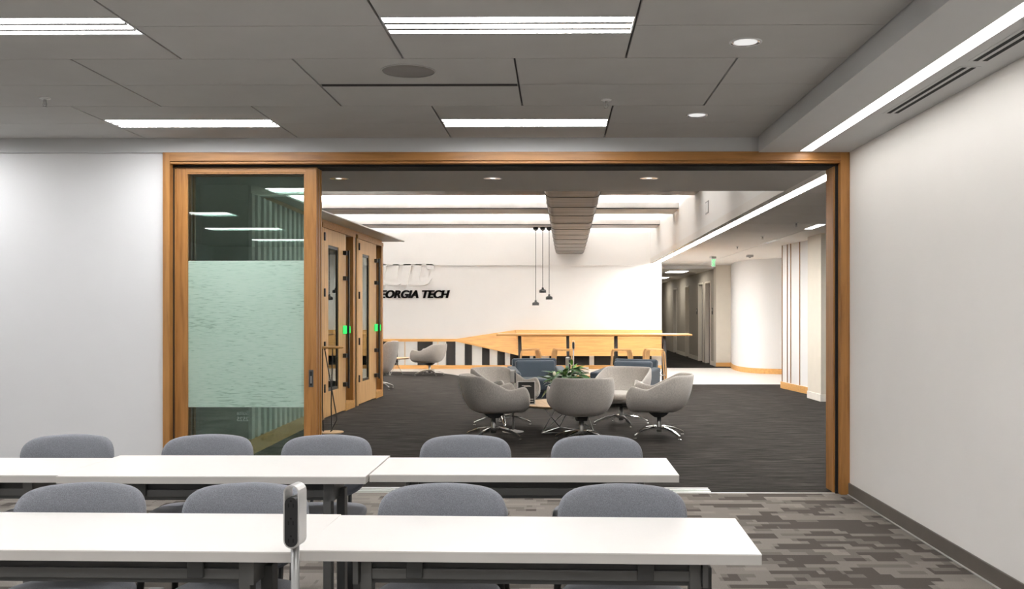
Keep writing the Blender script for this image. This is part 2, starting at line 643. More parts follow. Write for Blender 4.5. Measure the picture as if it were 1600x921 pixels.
def make_troffer():
    t = thing('ceiling_light', 'x', 'light', group='three-strip recessed ceiling lights')
    b = B()
    b.box(0.004, 1.215, -0.136, -0.128, 0.0, 0.02).box(0.004, 1.215, 0.128, 0.136, 0.0, 0.02)
    b.box(0.004, 0.012, -0.128, 0.128, 0.0, 0.02).box(1.207, 1.215, -0.128, 0.128, 0.0, 0.02)
    b.box(0.012, 1.207, -0.128, 0.128, 0.016, 0.02)
    obj('housing', b, 'white_metal', t)
    for y0 in (-0.126, -0.0305, 0.065):
        obj('lens', B().box(0.014, 1.205, y0, y0 + 0.061, 0.002, 0.014), 'e_troffer', t)
    for y0 in (-0.0648, 0.0307):
        obj('divider', B().box(0.014, 1.205, y0, y0 + 0.0341, -0.004, 0.014), 'pole', t)
    return t


tro = make_troffer()
labels = {(0, 1): 'ceiling light with three glowing strips at top left, cut by the picture edge',
          (1, 1): 'ceiling light with three glowing strips at top centre, largest in view',
          (0, 0): 'ceiling light with three glowing strips above the frosted sliding door',
          (1, 0): 'ceiling light with three glowing strips above the middle of the wood opening'}
first = True
for r, yc in enumerate((7.065, 4.67, 2.28, -0.12, -2.52)):
    for cidx, x in enumerate((-3.28, -0.842, -5.718)):
        lab = labels.get((cidx, r), 'recessed ceiling light with three strips out of the direct view')
        if cidx == 2 and r >= 2:
            lab = 'ceiling light reflected as the ' + ('highest', 'middle', 'lowest')[r - 2] + ' bright streak at left in the door glass'
        if first:
            o = tro
            o.location = (x, yc, CZ)
            o['label'] = lab
            first = False
        else:
            o = dup(tro, (x, yc, CZ if r < 2 else CZ - 0.02), 0, lab)

vt = thing('ceiling_vent', 'black linear air slot between two ceiling tiles below the round speaker', 'air vent', (-1.4515, 5.874, CZ))
obj('slot', B().box(0.01, 1.21, -0.012, 0.026, 0.006, 0.02), 'black_gap', vt)
obj('edge_strip', B().box(0.01, 1.21, 0.026, 0.03, -0.003, 0.02), 'groove', vt)
sp = thing('ceiling_speaker', 'round grey speaker set flush in a ceiling tile', 'speaker', (-0.855, 5.54, CZ))
obj('grille', B().lathe([(0.0, -0.006), (0.10, -0.006), (0.145, -0.004), (0.15, 0.0)], 40, cap=False), 'speaker_grille', sp, smooth=True)
obj('rim', B().lathe([(0.150, 0.0), (0.150, -0.005), (0.157, -0.005), (0.157, 0.0)], 40, cap=False), 'tile', sp)


def sprinkler(x, y, z, label, group='ceiling sprinklers'):
    t = thing('sprinkler', label, 'sprinkler', (x, y, z), 0, group)
    obj('escutcheon', B().lathe([(0.0, 0), (0.036, 0), (0.034, -0.006), (0.012, -0.012), (0, -0.012)], 20, cap=False), 'white_metal', t, smooth=True)
    obj('nozzle', B().tube([(0, 0, -0.008), (0, 0, -0.03), (0, 0, -0.045)], [0.009, 0.011, 0.005], 10).tube([(-0.008, 0, -0.03), (-0.014, 0, -0.045), (-0.004, 0, -0.058)], 0.002, 6).tube([(0.008, 0, -0.03), (0.014, 0, -0.045), (0.004, 0, -0.058)], 0.002, 6), 'steel', t, smooth=True)
    obj('deflector', B().lathe([(0.0, -0.058), (0.014, -0.058), (0.014, -0.061), (0, -0.061)], 14, cap=False), 'steel', t)


sprinkler(-3.316, 6.21, CZ, 'small metal sprinkler head in the classroom ceiling near the left edge')
sprinkler(0.322, 6.29, CZ, 'small metal sprinkler head in the classroom ceiling right of centre')


def downlight(x, y, z, r, label, group, strength='e_down', lr=0.8):
    t = thing('downlight', label, 'light', (x, y, z), 0, group)
    obj('trim_ring', B().lathe([(r, 0.0), (r, -0.004), (r * 1.12, -0.002), (r * 1.12, 0.0)], 32, cap=False), 'white_metal', t, smooth=True)
    obj('reflector', B().lathe([(r, -0.003), (r * 0.8, -0.0008), (lr * r, -0.0005)], 32, cap=False), 'reflector', t, smooth=True)
    obj('lamp', B().lathe([(0.0, -0.003), (r * lr * 0.6, -0.0028), (r * lr, -0.0008)], 32, cap=False), strength, t)
    return t


M['e_down_c'] = emit('classroom downlight lamp', (1.0, 0.98, 0.95), 0.55)
M['e_down_l'] = emit('lounge downlight lamp', (1.0, 0.96, 0.9), 1.0)
downlight(0.972, 4.967, CZ, 0.075, 'larger round downlight at upper right of the classroom ceiling', 'classroom downlights', 'e_down_c')
downlight(0.987, 6.79, CZ, 0.075, 'smaller-looking round downlight near the wood opening in the classroom ceiling', 'classroom downlights', 'e_down_c')

# ---- the wide opening: casing, jambs, head, tracks
struct('trim_casing', B().box(-3.14, -3.085, 7.645, 7.72, 0.0, 2.722).box(2.248, RX - 0.0005, 7.645, 7.72, 0.0, 2.722), 'oak_v', bevel=0.003)
struct('trim_head', B().box(-3.085, 2.248, 7.645, 7.72, 2.652, 2.722).box(-3.085, 2.248, 7.66, 7.72, 2.632, 2.652), 'oak_h', bevel=0.003)
struct('trim_jamb', B().box(2.215, 2.30, 7.735, 7.95, 0.0, 2.64), 'oak_v', bevel=0.003)
struct('trim_jamb_left', B().box(-3.14, -3.07, 7.735, 7.95, 0.0, 2.64), 'oak_v', bevel=0.003)
struct('trim_track_head', B().box(-3.10, 2.30, 7.72, 7.95, 2.615, 2.722), 'black_gap')
struct('trim_jamb_groove', B().box(2.228, 2.30, 7.72, 7.735, 0.0, 2.63).box(-3.12, -3.08, 7.72, 7.735, 0, 2.63), 'black_gap')
b = B().box(-3.06, 2.22, 7.70, 7.722, 0.0, 0.004)
struct('trim_threshold', b, 'silver')
for k in range(3):
    struct('trim_track_%d' % (k + 1), B().box(-3.06, 1.24, 7.755 + k * 0.07, 7.785 + k * 0.07, 0.0, 0.005), 'white_metal')


def door_panel(k):
    y = 7.742 + 0.07 * k
    dx = 0.0
    lab = ['glazed oak sliding door with frosted green film and recessed pull, front of the stack',
           'glazed oak sliding door stacked second, behind the front one, only its edge showing',
           'glazed oak sliding door stacked last, beside the wood booths, only its edge showing'][k]
    t = thing('sliding_door', lab, 'door', (-2.51, y, 0.008), 0, 'stacked sliding doors')
    x0, x1, z1 = -3.072 + 2.51, -1.936 + 2.51, 2.612
    th = 0.042
    obj('stile', B().box(x0, x0 + 0.082, 0, th, 0, z1), 'oak_v', t, bevel=0.003)
    obj('stile', B().box(x1 - 0.09, x1, 0, th, 0, z1), 'oak_v', t, bevel=0.003)
    obj('top_rail', B().box(x0 + 0.082, x1 - 0.09, 0, th, z1 - 0.045, z1), 'oak_h', t, bevel=0.002)
    obj('bottom_rail', B().box(x0 + 0.082, x1 - 0.09, 0, th, 0, 0.24), 'oak_h', t, bevel=0.002)
    gx0, gx1, gz0, gz1 = x0 + 0.082, x1 - 0.09, 0.24, z1 - 0.045
    p = obj('pane', B().box(gx0, gx1, th * 0.5 - 0.003, th * 0.5 + 0.003, gz0, gz1), 'pane_green', t)
    bd = B()
    bd.box(gx0, gx0 + 0.012, 0.004, th - 0.004, gz0, gz1).box(gx1 - 0.012, gx1, 0.004, th - 0.004, gz0, gz1)
    bd.box(gx0 + 0.012, gx1 - 0.012, 0.004, th - 0.004, gz1 - 0.012, gz1).box(gx0 + 0.012, gx1 - 0.012, 0.004, th - 0.004, gz0, gz0 + 0.012)
    obj('glazing_bead', bd, 'oak_v', t)
    if k == 0:
        obj('frosted_film', B().box(gx0 + 0.012, gx1 - 0.012, th * 0.5 - 0.0045, th * 0.5 - 0.0035, 0.672, 1.855), 'film', p)
        s = text_mesh('suite_lettering', 'Suite\n2525', 'vinyl', parent=p)
        fit_text(s, -2.585 + 2.51, -2.49 + 2.51, 0.560, 0.642, th * 0.5 - 0.0045, mirror=True)
        s['label'] = 'mirrored lettering reading Suite 2525'
        h = obj('pull', B().box(x1 - 0.062, x1 - 0.024, -0.003, 0.004, 0.835, 0.975), 'frame_grey', t, bevel=0.002)
        h['label'] = 'recessed dark metal pull'
        obj('pull_recess', B().box(x1 - 0.053, x1 - 0.033, -0.0045, -0.003, 0.848, 0.962), 'black', h)
        obj('pull_insert', B().tube([(x1 - 0.043, -0.004, 0.866), (x1 - 0.043, -0.004, 0.925)], 0.006, 8), 'pole', h)
    return t


for k in range(3):
    door_panel(k)

# ---- the lounge beyond
FLX = -9.0
struct('floor_tile', B().box(FLX, 8.2, 7.70, 25.45, -0.08, -0.004), 'white_floor')
pts = [(FLX, 7.955), (8.2, 7.955), (8.2, 19.52), (-0.5, 19.52)]
pts = [(FLX, 7.722), (8.2, 7.722), (8.2, 19.52), (0.6, 19.52), (-0.6, 19.9), (-1.5, 20.7), (-2.0, 21.6), (-2.4, 22.5), (-2.8, 23.2), (-3.3, 23.68), (-3.9, 23.76), (FLX, 23.76)]
struct('floor_lounge_carpet', B().prism(pts, 'z', -0.02, 0.0), 'carpet_streak')
struct('floor_corridor', B().box(2.0, 5.2, 25.45, 40.2, -0.08, 0.0), 'carpet_streak')
struct('wall_lounge_left', B().box(FLX - 0.1, FLX, 7.95, 25.2, -0.08, 4.4), 'lounge_wall')
struct('wall_lounge_front', B().box(FLX, LX - 0.12, 7.85, 7.95, -0.08, 4.4).box(LX - 0.12, 8.2, 7.90, 7.95, 2.9, 4.4).box(RX + 0.121, 8.2, 7.85, 7.95, -0.08, 2.9), 'wall')
struct('wall_lounge_right', B().box(8.2, 8.3, 7.85, 23.0, -0.08, 3.2), 'wall')
struct('ceiling_lounge_soffit', B().box(FLX, 2.42, 7.95, 10.26, FZ, FZ + 0.16), 'far_ceiling')
struct('wall_upper_side', B().box(2.42, 2.50, 10.26, 25.0, FZ + 0.12, 4.4), 'lounge_wall')
struct('wall_upper_front', B().box(FLX, 2.42, 10.20, 10.26, FZ + 0.16, 4.4), 'wall')
struct('ceiling_deck', B().box(FLX, 2.50, 10.20, 25.2, 4.25, 4.4), 'deck')
# tile ceiling to the right, with the slot light along its edge
fc = struct('ceiling_side', B().box(2.42, 2.52, 7.95, 25.0, FZ, FZ + 0.12).box(2.52, 2.64, 7.95, 25.0, FZ + 0.02, FZ + 0.12).box(2.64, 8.2, 7.95, 26.45, FZ + 0.03, FZ + 0.12), 'side_ceiling')
shared = None
y = 8.0
while y < 26.3:
    for x0, x1 in ((2.64, 3.86), (3.87, 5.09), (5.10, 8.2)):
        o = obj('ceiling_panel', B().box(x0 + 0.004, x1 - 0.004, y + 0.004, min(y + 1.22, 26.44) - 0.004, FZ, FZ + 0.028), 'side_ceiling', fc)
    y += 1.22
fl = thing('linear_light', 'long glowing slot light along the edge of the lounge side ceiling', 'light', (2.58, 16, FZ))
obj('lens', B().box(-0.058, 0.058, 7.97 - 16, 24.9 - 16, 0.0, 0.015), 'e_far', fl)

# concrete beams with uplights on top
for (ya, yb, lab) in ((12.6, 13.5, 'added unseen beam above the tub chairs, its uplight brightening them'), (16.0, 16.9, 'nearest grey ceiling beam in the lounge, just below the lowered ceiling edge'), (19.1, 20.1, 'middle grey ceiling beam crossing the lounge'), (22.6, 23.4, 'farthest grey ceiling beam in the lounge, carrying the pendant lamps')):
    t = thing('ceiling_beam', lab, 'beam', (-3.3, ya, 3.51), 0, 'ceiling beams in the lounge')
    if ya < 14:  # out-of-view beam, added so its uplight gives the tub chairs top light
        t['kind'] = 'structure'
        del t['label'], t['category'], t['group']
    obj('beam_body', B().box(FLX + 3.3, 2.419 + 3.3, 0, yb - ya, 0.02, 0.13), 'concrete', t, bevel=0.006)
    obj('beam_lip', B().box(FLX + 3.3, 2.415 + 3.3, 0.04, yb - ya - 0.0, 0.0, 0.019), 'concrete', t)
    obj('shadow_groove', B().box(FLX + 3.3, 2.415 + 3.3, 0.012, 0.039, 0.004, 0.0195), 'black_gap', t)
    obj('uplight', B().box(FLX + 3.3 + 0.3, 2.2 + 3.3, (yb - ya) * 0.5 - 0.05, (yb - ya) * 0.5 + 0.05, 0.135, 0.155), 'e_up', t)

# back wall of the lounge
bw = struct('wall_lounge_back', B().box(FLX, 2.72, 25.0, 25.2, -0.08, 4.4), 'lounge_wall')
struct('wall_lounge_back_upper', B().box(FLX, 2.419, 24.94, 25.0, 2.685, 4.25), 'lounge_wall')
# striped wainscot boards
edges = [(-9.0, -8.4, 'w'), (-8.4, -7.9, 'd'), (-7.9, -7.2, 'w'), (-7.2, -6.7, 'd'), (-6.7, -6.0, 'w'), (-6.0, -5.5, 'd'), (-5.5, -4.75, 'w'), (-4.75, -4.13, 'd')]
pxs = [(622, 632, 'w'), (633, 652, 'w'), (652, 676, 'd'), (676, 683.5, 'w'), (684.5, 696, 'w'), (697, 711.5, 'd'), (711.5, 726, 'w'), (726, 737.5, 'd'), (737.5, 753, 'w'), (753, 765, 'd'), (765, 777, 'w'), (777, 789, 'd'), (789, 797, 'w'), (797, 828, 'd'), (828, 833, 'w'), (833, 845, 'd'), (845, 858, 'w'), (858, 921, 'd'), (921, 928, 'w'), (928, 1018, 'd'), (1018, 1033, 'w')]
for a, c2, k in pxs:
    edges.append(((a - 870) * 0.016605, (c2 - 870) * 0.016605, k))
for x0, x1, k in edges:
    x1 = min(x1, 2.715)
    if x0 < -2.65:
        top = 0.706
    else:
        top = max(0.345, 0.706 - (x0 + 2.61) * 0.2146 + 0.03)
    obj('stripe_board', B().box(x0 + 0.002, x1 - 0.002, 24.972 if k == 'w' else 24.978, 25.0, 0.092, top), 'white_panel' if k == 'w' else 'char', bw)
obj('stripe_strip', B().box(-3.950, -3.936, 24.97, 25.0, 0.092, 0.706), 'oak_light_v', bw)
obj('stripe_strip', B().box(-3.095, -3.081, 24.97, 25.0, 0.092, 0.706), 'oak_light_v', bw)
struct('baseboard_lounge', B().box(FLX, 2.715, 24.965, 25.0, -0.004, 0.092), 'oak_light', bevel=0.003)
struct('trim_rail', B().box(FLX, -2.60, 24.955, 25.0, 0.706, 0.773), 'oak_light', bevel=0.003)
# the folded oak panel growing out of the rail
b = B()
bm = b.bm
V = [bm.verts.new(p) for p in ((-2.61, 24.955, 0.706), (-2.61, 24.955, 0.773), (-1.08, 24.93, 1.007), (-0.92, 24.74, 0.343), (-1.02, 24.74, 0.90), (2.715, 24.93, 1.007), (2.715, 24.74, 0.90), (2.715, 24.74, 0.343),
                               (-2.61, 24.999, 0.706), (-2.61, 24.999, 0.773), (-1.08, 24.999, 1.007), (-0.92, 24.999, 0.343), (2.715, 24.999, 1.007), (2.715, 24.999, 0.343))]
for f in ((0, 3, 4, 2, 1), (4, 3, 7, 6), (2, 4, 6, 5), (1, 2, 10, 9), (2, 5, 12, 10), (0, 8, 11, 3), (3, 11, 13, 7), (5, 6, 7, 13, 12), (0, 1, 9, 8), (8, 9, 10, 12, 13, 11)):
    bm.faces.new([V[i] for i in f])
wp = obj('wall_panel', b, 'oak_light')
tag(wp, 'folded oak wall panel widening from the rail, behind the high table', 'wall panel')

# raised letters cut from the upper wall layer, and the black lettering
CS = 25.0 / 1505.0 / 10.236


def cpt(c, r):
    return ((590 + c / 10.236 - 870) * 0.016597 + 0.0, 1.438 + (490 - (390 + r / 10.236)) * 0.01661)


let = thing('raised_lettering', 'large white raised italic letters iac on the white lounge wall', 'sign', (-3.6, 24.94, 2.17))
polys = {'i': [[(30, 235), (140, 235), (96, 500), (130, 545), (128, 572), (-20, 572)]],
         'a': [[(245, 235), (222, 360), (202, 480), (205, 535), (232, 570), (275, 582), (325, 572), (372, 540), (366, 572), (472, 572), (535, 235), (415, 235), (392, 380), (372, 470), (340, 500), (315, 490), (308, 450), (325, 340), (345, 235)]],
         'c': [[(603, 235), (570, 370), (547, 480), (560, 540), (610, 572), (680, 584), (755, 574), (820, 540), (868, 465), (765, 465), (740, 500), (700, 512), (672, 492), (666, 440), (684, 340), (710, 235)],
               [(785, 235), (795, 320), (885, 320), (893, 235)]]}
for ch, pl in polys.items():
    b = B()
    for poly in pl:
        b.prism([(cpt(*p)[0] + 3.6, cpt(*p)[1] - 2.17) for p in poly], 'y', 0.0, 0.0595)
    obj('raised_letter', b, 'lounge_wall', let)
tx = text_mesh('black_lettering', 'GEORGIA TECH', 'text_black', shear=0.25, offset=0.022, extrude=0.012)
bold = bmesh.new()
for dx in (0.0, 0.03, 0.06, 0.085):           # heavy strokes: the outline swept sideways
    n0 = len(bold.verts)
    bold.from_mesh(tx.data)
    bold.verts.ensure_lookup_table()
    for v in bold.verts[n0:]:
        v.co.x += dx
bold.to_mesh(tx.data)
bold.free()
fit_text(tx, -4.80, -2.775, 1.833, 2.04, 24.985)
tag(tx, 'black italic capitals reading GEORGIA TECH on the white lounge wall', 'lettering')
sw = thing('wall_switch', 'small white switch plate on the lounge wall above the high table', 'switch', (1.859, 25.0, 1.338))
obj('plate', B().box(-0.04, 0.04, -0.012, -0.0005, -0.06, 0.06), 'white_metal', sw, bevel=0.003)
obj('rocker', B().box(-0.017, 0.017, -0.016, -0.012, -0.033, 0.033), 'paper', sw)
ap = thing('access_panel', 'small framed access panel high on the lit side wall of the lounge', 'panel', (2.42, 15.5, 3.14))
obj('frame', B().box(-0.012, -0.0005, -0.15, 0.15, -0.10, 0.10), 'pole', ap, bevel=0.002)
obj('cover', B().box(-0.016, -0.012, -0.125, 0.125, -0.078, 0.078), 'white_metal', ap)

# ---- right side of the lounge: pilaster, striped wall, curved wall, corridor
struct('wall_pilaster', B().prism([(4.30, 15.72), (4.27, 16.43), (4.60, 16.449), (8.2, 16.449), (8.2, 15.60)], 'z', 0, FZ), 'cream')
struct('baseboard_pilaster', B().prism([(4.288, 15.705), (4.258, 16.435), (4.27, 16.435), (4.30, 15.72), (8.2, 15.6), (8.2, 15.585)], 'z', 0, 0.12), 'paper', bevel=0.003)
ws = struct('wall_striped', B().prism([(4.56, 16.45), (4.326, 18.54), (4.336, 18.6), (8.2, 18.6), (8.2, 16.45)], 'z', 0, FZ), 'wall')
ang = math.atan2(4.326 - 4.56, 18.54 - 16.45)


def on_wall(t):
    return Vector((4.56 + (4.326 - 4.56) * t, 16.45 + 2.09 * t, 0))


for t in (0.547, 0.767, 0.856, 0.99):
    o = obj('wood_strip', B().box(-0.012, 0.0, -0.010, 0.010, 0.13, FZ), 'oak_deep', ws)
    o.location = on_wall(t)
    o.rotation_euler = (0, 0, -ang)
struct('baseboard_striped', B().prism([(4.538, 16.452), (4.304, 18.54), (4.315, 18.63), (8.2, 18.63), (8.2, 18.601), (4.335, 18.601), (4.325, 18.54), (4.559, 16.452)], 'z', 0, 0.125), 'oak_light', bevel=0.002)
curve = [(4.75, 26.4), (4.66, 25.8), (4.58, 25.2), (4.53, 24.6), (4.53, 24.1), (4.58, 23.7), (4.70, 23.35), (4.90, 23.08), (5.2, 22.9), (5.6, 22.8), (6.2, 22.76), (8.2, 22.76)]
def refine(p, n=6):
    o = []
    for i in range(len(p) - 1):
        a, b_, c_, d = p[max(i - 1, 0)], p[i], p[i + 1], p[min(i + 2, len(p) - 1)]
        for k in range(n):
            t = k / n
            o.append(tuple(0.5 * (2 * b_[q] + (c_[q] - a[q]) * t + (2 * a[q] - 5 * b_[q] + 4 * c_[q] - d[q]) * t * t + (3 * b_[q] - a[q] - 3 * c_[q] + d[q]) * t ** 3) for q in (0, 1)))
    return o + [p[-1]]


curve = refine(curve)
struct('wall_curved', B().prism(curve + [(8.2, 26.4)], 'z', -0.01, FZ), 'wall', smooth=False)
off = [(x - 0.012, y - 0.012) for x, y in curve]
struct('baseboard_curved', B().prism(off + list(reversed(curve)), 'z', -0.004, 0.12), 'oak_light')
struct('wall_cream', B().box(4.29, 4.80, 26.0, 26.4, -0.01, FZ), 'cream')
struct('baseboard_cream', B().box(4.285, 4.68, 25.985, 26.0, -0.004, 0.11), 'oak_light')
# corridor
struct('wall_corridor_left', B().box(2.62, 2.72, 25.2, 40.2, -0.08, 2.74), 'taupe')
cw = B()
segs = [(26.4, 27.0), (27.95, 28.35), (29.3, 31.4), (32.3, 34.6), (35.5, 40.2)]
for a, c2 in segs:
    cw.box(4.31, 4.45, a, c2, -0.05, 2.35)
cw.box(4.31, 4.45, 26.4, 40.2, 2.35, 2.66)
struct('wall_corridor_right', cw, 'taupe')
struct('baseboard_corridor', B().box(4.298, 4.31, 29.3, 31.4, 0, 0.12).box(4.298, 4.31, 32.3, 34.6, 0, 0.12).box(4.298, 4.31, 26.41, 27.0, 0, 0.12), 'cream')
for i, (a, c2) in enumerate(((27.0, 27.95), (28.35, 29.3), (31.4, 32.3), (34.6, 35.5))):
    d = struct('door_%d' % (i + 1), B().box(4.40, 4.44, a + 0.05, c2 - 0.05, 0.005, 2.30), 'brown_door' if i != 2 else 'cream')
    obj('door_frame', B().box(4.29, 4.45, a - 0.0, a + 0.05, 0, 2.35).box(4.29, 4.45, c2 - 0.05, c2, 0, 2.35).box(4.29, 4.45, a + 0.05, c2 - 0.05, 2.30, 2.35), 'cream', d)
    obj('door_lever', B().tube([(4.40, a + 0.12, 1.0), (4.36, a + 0.12, 1.0), (4.36, a + 0.24, 1.0)], 0.01, 8), 'chrome', d)
struct('wall_corridor_end', B().box(2.6, 4.5, 40.0, 40.2, -0.05, 2.7), 'taupe')
struct('window_1', B().box(2.73, 3.5, 39.96, 40.0, 0.1, 2.5), 'teal')
struct('ceiling_corridor', B().box(2.62, 4.45, 26.45, 40.2, 2.66, 2.78), 'side_ceiling')
struct('wall_corridor_header', B().box(2.72, 4.29, 26.40, 26.45, 2.66, 2.85), 'wall')
for i, yy in enumerate((28.2, 33.0, 37.0)):
    t = thing('corridor_light', ['square ceiling panel light nearest in the corridor', 'second ceiling panel light down the corridor', 'last ceiling panel light deep in the corridor'][i], 'light', (3.5, yy, 2.66), 0, 'corridor ceiling lights')
    obj('frame', B().box(-0.32, 0.32, -0.62, 0.62, -0.008, -0.001), 'white_metal', t)
    obj('lens', B().box(-0.27, 0.27, -0.57, 0.57, -0.012, -0.008), 'e_corr', t)
for i, yy in enumerate((26.65, 29.33)):
    t = thing('room_plate', ['small dark room number plate by the nearest corridor door', 'small dark room number plate by the second corridor door'][i], 'sign', (4.298, yy + (0 if i == 0 else 0.25), 1.5), 0, 'room plates in the corridor')
    obj('plate', B().box(-0.012, 0.0, -0.07, 0.07, -0.09, 0.09), 'dark_plastic', t, bevel=0.003)
    obj('insert', B().box(-0.014, -0.012, -0.05, 0.05, 0.0, 0.06), 'silver', t)

ex = thing('exit_sign', 'small green lit exit sign hanging under the lounge side ceiling', 'sign', (3.56, 22.0, FZ), R(52))
obj('mount', B().box(-0.11, 0.11, -0.03, 0.03, -0.045, 0.0), 'steel', ex, bevel=0.004)
obj('panel', B().box(-0.07, 0.11, -0.006, 0.006, -0.245, -0.046), 'white_metal', ex)
e = text_mesh('exit_letters', 'EXIT', 'exit_green', parent=ex, offset=0.02, extrude=0.001)
fit_text(e, -0.06, 0.10, -0.225, -0.065, -0.008)
for i, (x, yy) in enumerate(((3.43, 13.83), (3.455, 16.2), (3.50, 18.7))):
    sprinkler(x, yy, FZ, ['sprinkler head under the lounge side ceiling nearest the wood jamb', 'middle sprinkler head under the lounge side ceiling', 'farthest sprinkler head under the lounge side ceiling'][i], 'lounge sprinklers')
for i, (x, yy, ln, ww) in enumerate(((3.86, 14.45, 0.75, 0.05), (3.865, 17.4, 0.9, 0.05))):
    t = thing('linear_fixture', ['short bright ceiling light beside the white pilaster', 'short dimmer ceiling fixture further along the same ceiling groove'][i], 'light', (x, yy, FZ), 0, 'small ceiling lights in the lounge')
    obj('frame', B().box(-ww - 0.015, ww + 0.015, -ln / 2 - 0.015, ln / 2 + 0.015, -0.006, -0.0005), 'white_metal', t)
    obj('lens', B().box(-ww, ww, -ln / 2, ln / 2, -0.009, -0.006), 'e_small' if i == 0 else 'reflector', t)
cs = thing('ceiling_sensor', 'small grey box sensor on the lounge side ceiling before the curved wall', 'sensor', (4.3, 21.5, FZ))
obj('sensor_body', B().box(-0.07, 0.07, -0.07, 0.07, -0.05, 0.0), 'steel', cs, bevel=0.01)
obj('sensor_eye', B().lathe([(0.0, -0.062), (0.025, -0.058), (0.03, -0.05)], 14, cap=False), 'dark_plastic', cs)
for i, x in enumerate((-2.105, -0.617, 0.889)):
    downlight(x, 9.28, FZ, 0.085, ['left downlight in the grey lounge ceiling above the booths', 'middle downlight in the grey lounge ceiling, left of the duct', 'right downlight in the grey lounge ceiling, right of the duct'][i], 'lounge downlights', 'e_down_l', 0.35)

# dark lobby wall behind the glass door, and the slatted wall beside the booths
struct('wall_lobby', B().box(FLX, -3.12, 9.72, 9.80, 0, FZ), 'dark_wall')
sw_ = thing('slat_wall', 'pale vertical slat wall with oak plinth seen through the glass door', 'wall panel', (-3.09, 9.72, 0), R(1.2))
obj('backing', B().box(-0.12, -0.05, 0.0, 3.15, 0.0, 2.66), 'dark_wall', sw_)
obj('plinth', B().box(-0.05, 0.0, 0.0, 3.15, 0.0, 0.16), 'oak_light', sw_, bevel=0.003)
sm = None
for k in range(15):
    if sm is None:
        o = obj('slat', B().box(-0.05, 0.0, 0.0, 0.10, 0.16, 2.66), 'white_panel', sw_, bevel=0.004)
        sm = o
    else:
        o = sm.copy()
        C.objects.link(o)
    o.location = (0, 0.02 + k * 0.212, 0)

# ================================================================== BOOTHS
BR = -math.atan(0.12 / 3.85)


def booth(y0, ln, label, glass, bar, niche, loc):
    t = thing('phone_booth', label, 'booth', loc, BR, 'oak phone booths')
    # y along the facade, x=0 facade plane, -x into the booth
    H = 2.66
    th = -0.12
    obj('header', B().box(th, 0.012, 0, ln, 2.60, H), 'oak_light', t, bevel=0.003)
    obj('plinth', B().box(th, 0.006, niche[0], ln, 0.0, 0.12), 'oak_light', t, bevel=0.003)
    obj('hinge_post', B().box(th, 0.0, 0, 0.10, 0, 2.60), 'oak_light_v', t, bevel=0.003)
    obj('end_post', B().box(th, 0.006, niche[1], ln, 0.12, 2.60), 'oak_v', t, bevel=0.003)
    # door leaf with tall glass
    d = obj('door', B().box(-0.05, 0.0, 0.104, glass[0], 0.02, 2.596).box(-0.05, 0.0, glass[1], niche[0] - 0.004, 0.02, 2.596).box(-0.05, 0.0, glass[0], glass[1], 0.02, 0.36).box(-0.05, 0.0, glass[0], glass[1], 2.38, 2.596), 'oak_light_v', t)
    obj('door_glass', B().box(-0.03, -0.022, glass[0], glass[1], 0.36, 2.38), 'pane_clear', d)
    fr = B().box(-0.04, -0.012, glass[0], glass[0] + 0.03, 0.36, 2.38).box(-0.04, -0.012, glass[1] - 0.03, glass[1], 0.36, 2.38).box(-0.04, -0.012, glass[0] + 0.03, glass[1] - 0.03, 2.34, 2.38).box(-0.04, -0.012, glass[0] + 0.03, glass[1] - 0.03, 0.36, 0.40)
    obj('glass_frame', fr, 'black', d)
    for z in (0.42, 1.0, 1.72, 2.48):
        obj('hinge', B().box(0.0, 0.018, 0.085, 0.125, z - 0.055, z + 0.055), 'black', t)
    pb = obj('pull_bar', B().box(0.05, 0.075, bar - 0.02, bar + 0.02, 0.34, 2.36), 'black', t, bevel=0.002)
    pb['label'] = 'full-height black pull bar'
    for z in (0.40, 0.82, 1.95, 2.32):
        obj('bracket', B().box(0.0, 0.05, bar - 0.10, bar + 0.012, z - 0.03, z + 0.03), 'black', pb)
    lk = obj('lock', B().box(0.0, 0.05, bar - 0.09, bar - 0.02, 1.15, 1.25), 'dark_plastic', t)
    obj('indicator', B().box(0.01, 0.056, bar - 0.115, bar - 0.091, 1.14, 1.26), 'green_led', lk)
    obj('indicator', B().box(0.076, 0.085, bar - 0.01, bar + 0.015, 1.15, 1.25), 'green_led', lk)
    # side niche with glass back
    obj('niche_side', B().box(th, -0.001, niche[0], niche[0] + 0.03, 0.12, 2.60), 'oak_deep', t)
    obj('niche_glass', B().box(th + 0.0, th + 0.008, niche[0] + 0.03, niche[1], 0.12, 2.60), 'pane_clear', t)
    # body behind
    obj('back_wall', B().box(-1.80, -1.74, 0, ln, 0, H), 'cream', t)
    obj('side_wall', B().box(-1.74, th, 0, 0.05, 0, H), 'white_panel', t)
    obj('side_wall', B().box(-1.74, th, ln - 0.05, ln, 0, H), 'oak_v', t)
    return t


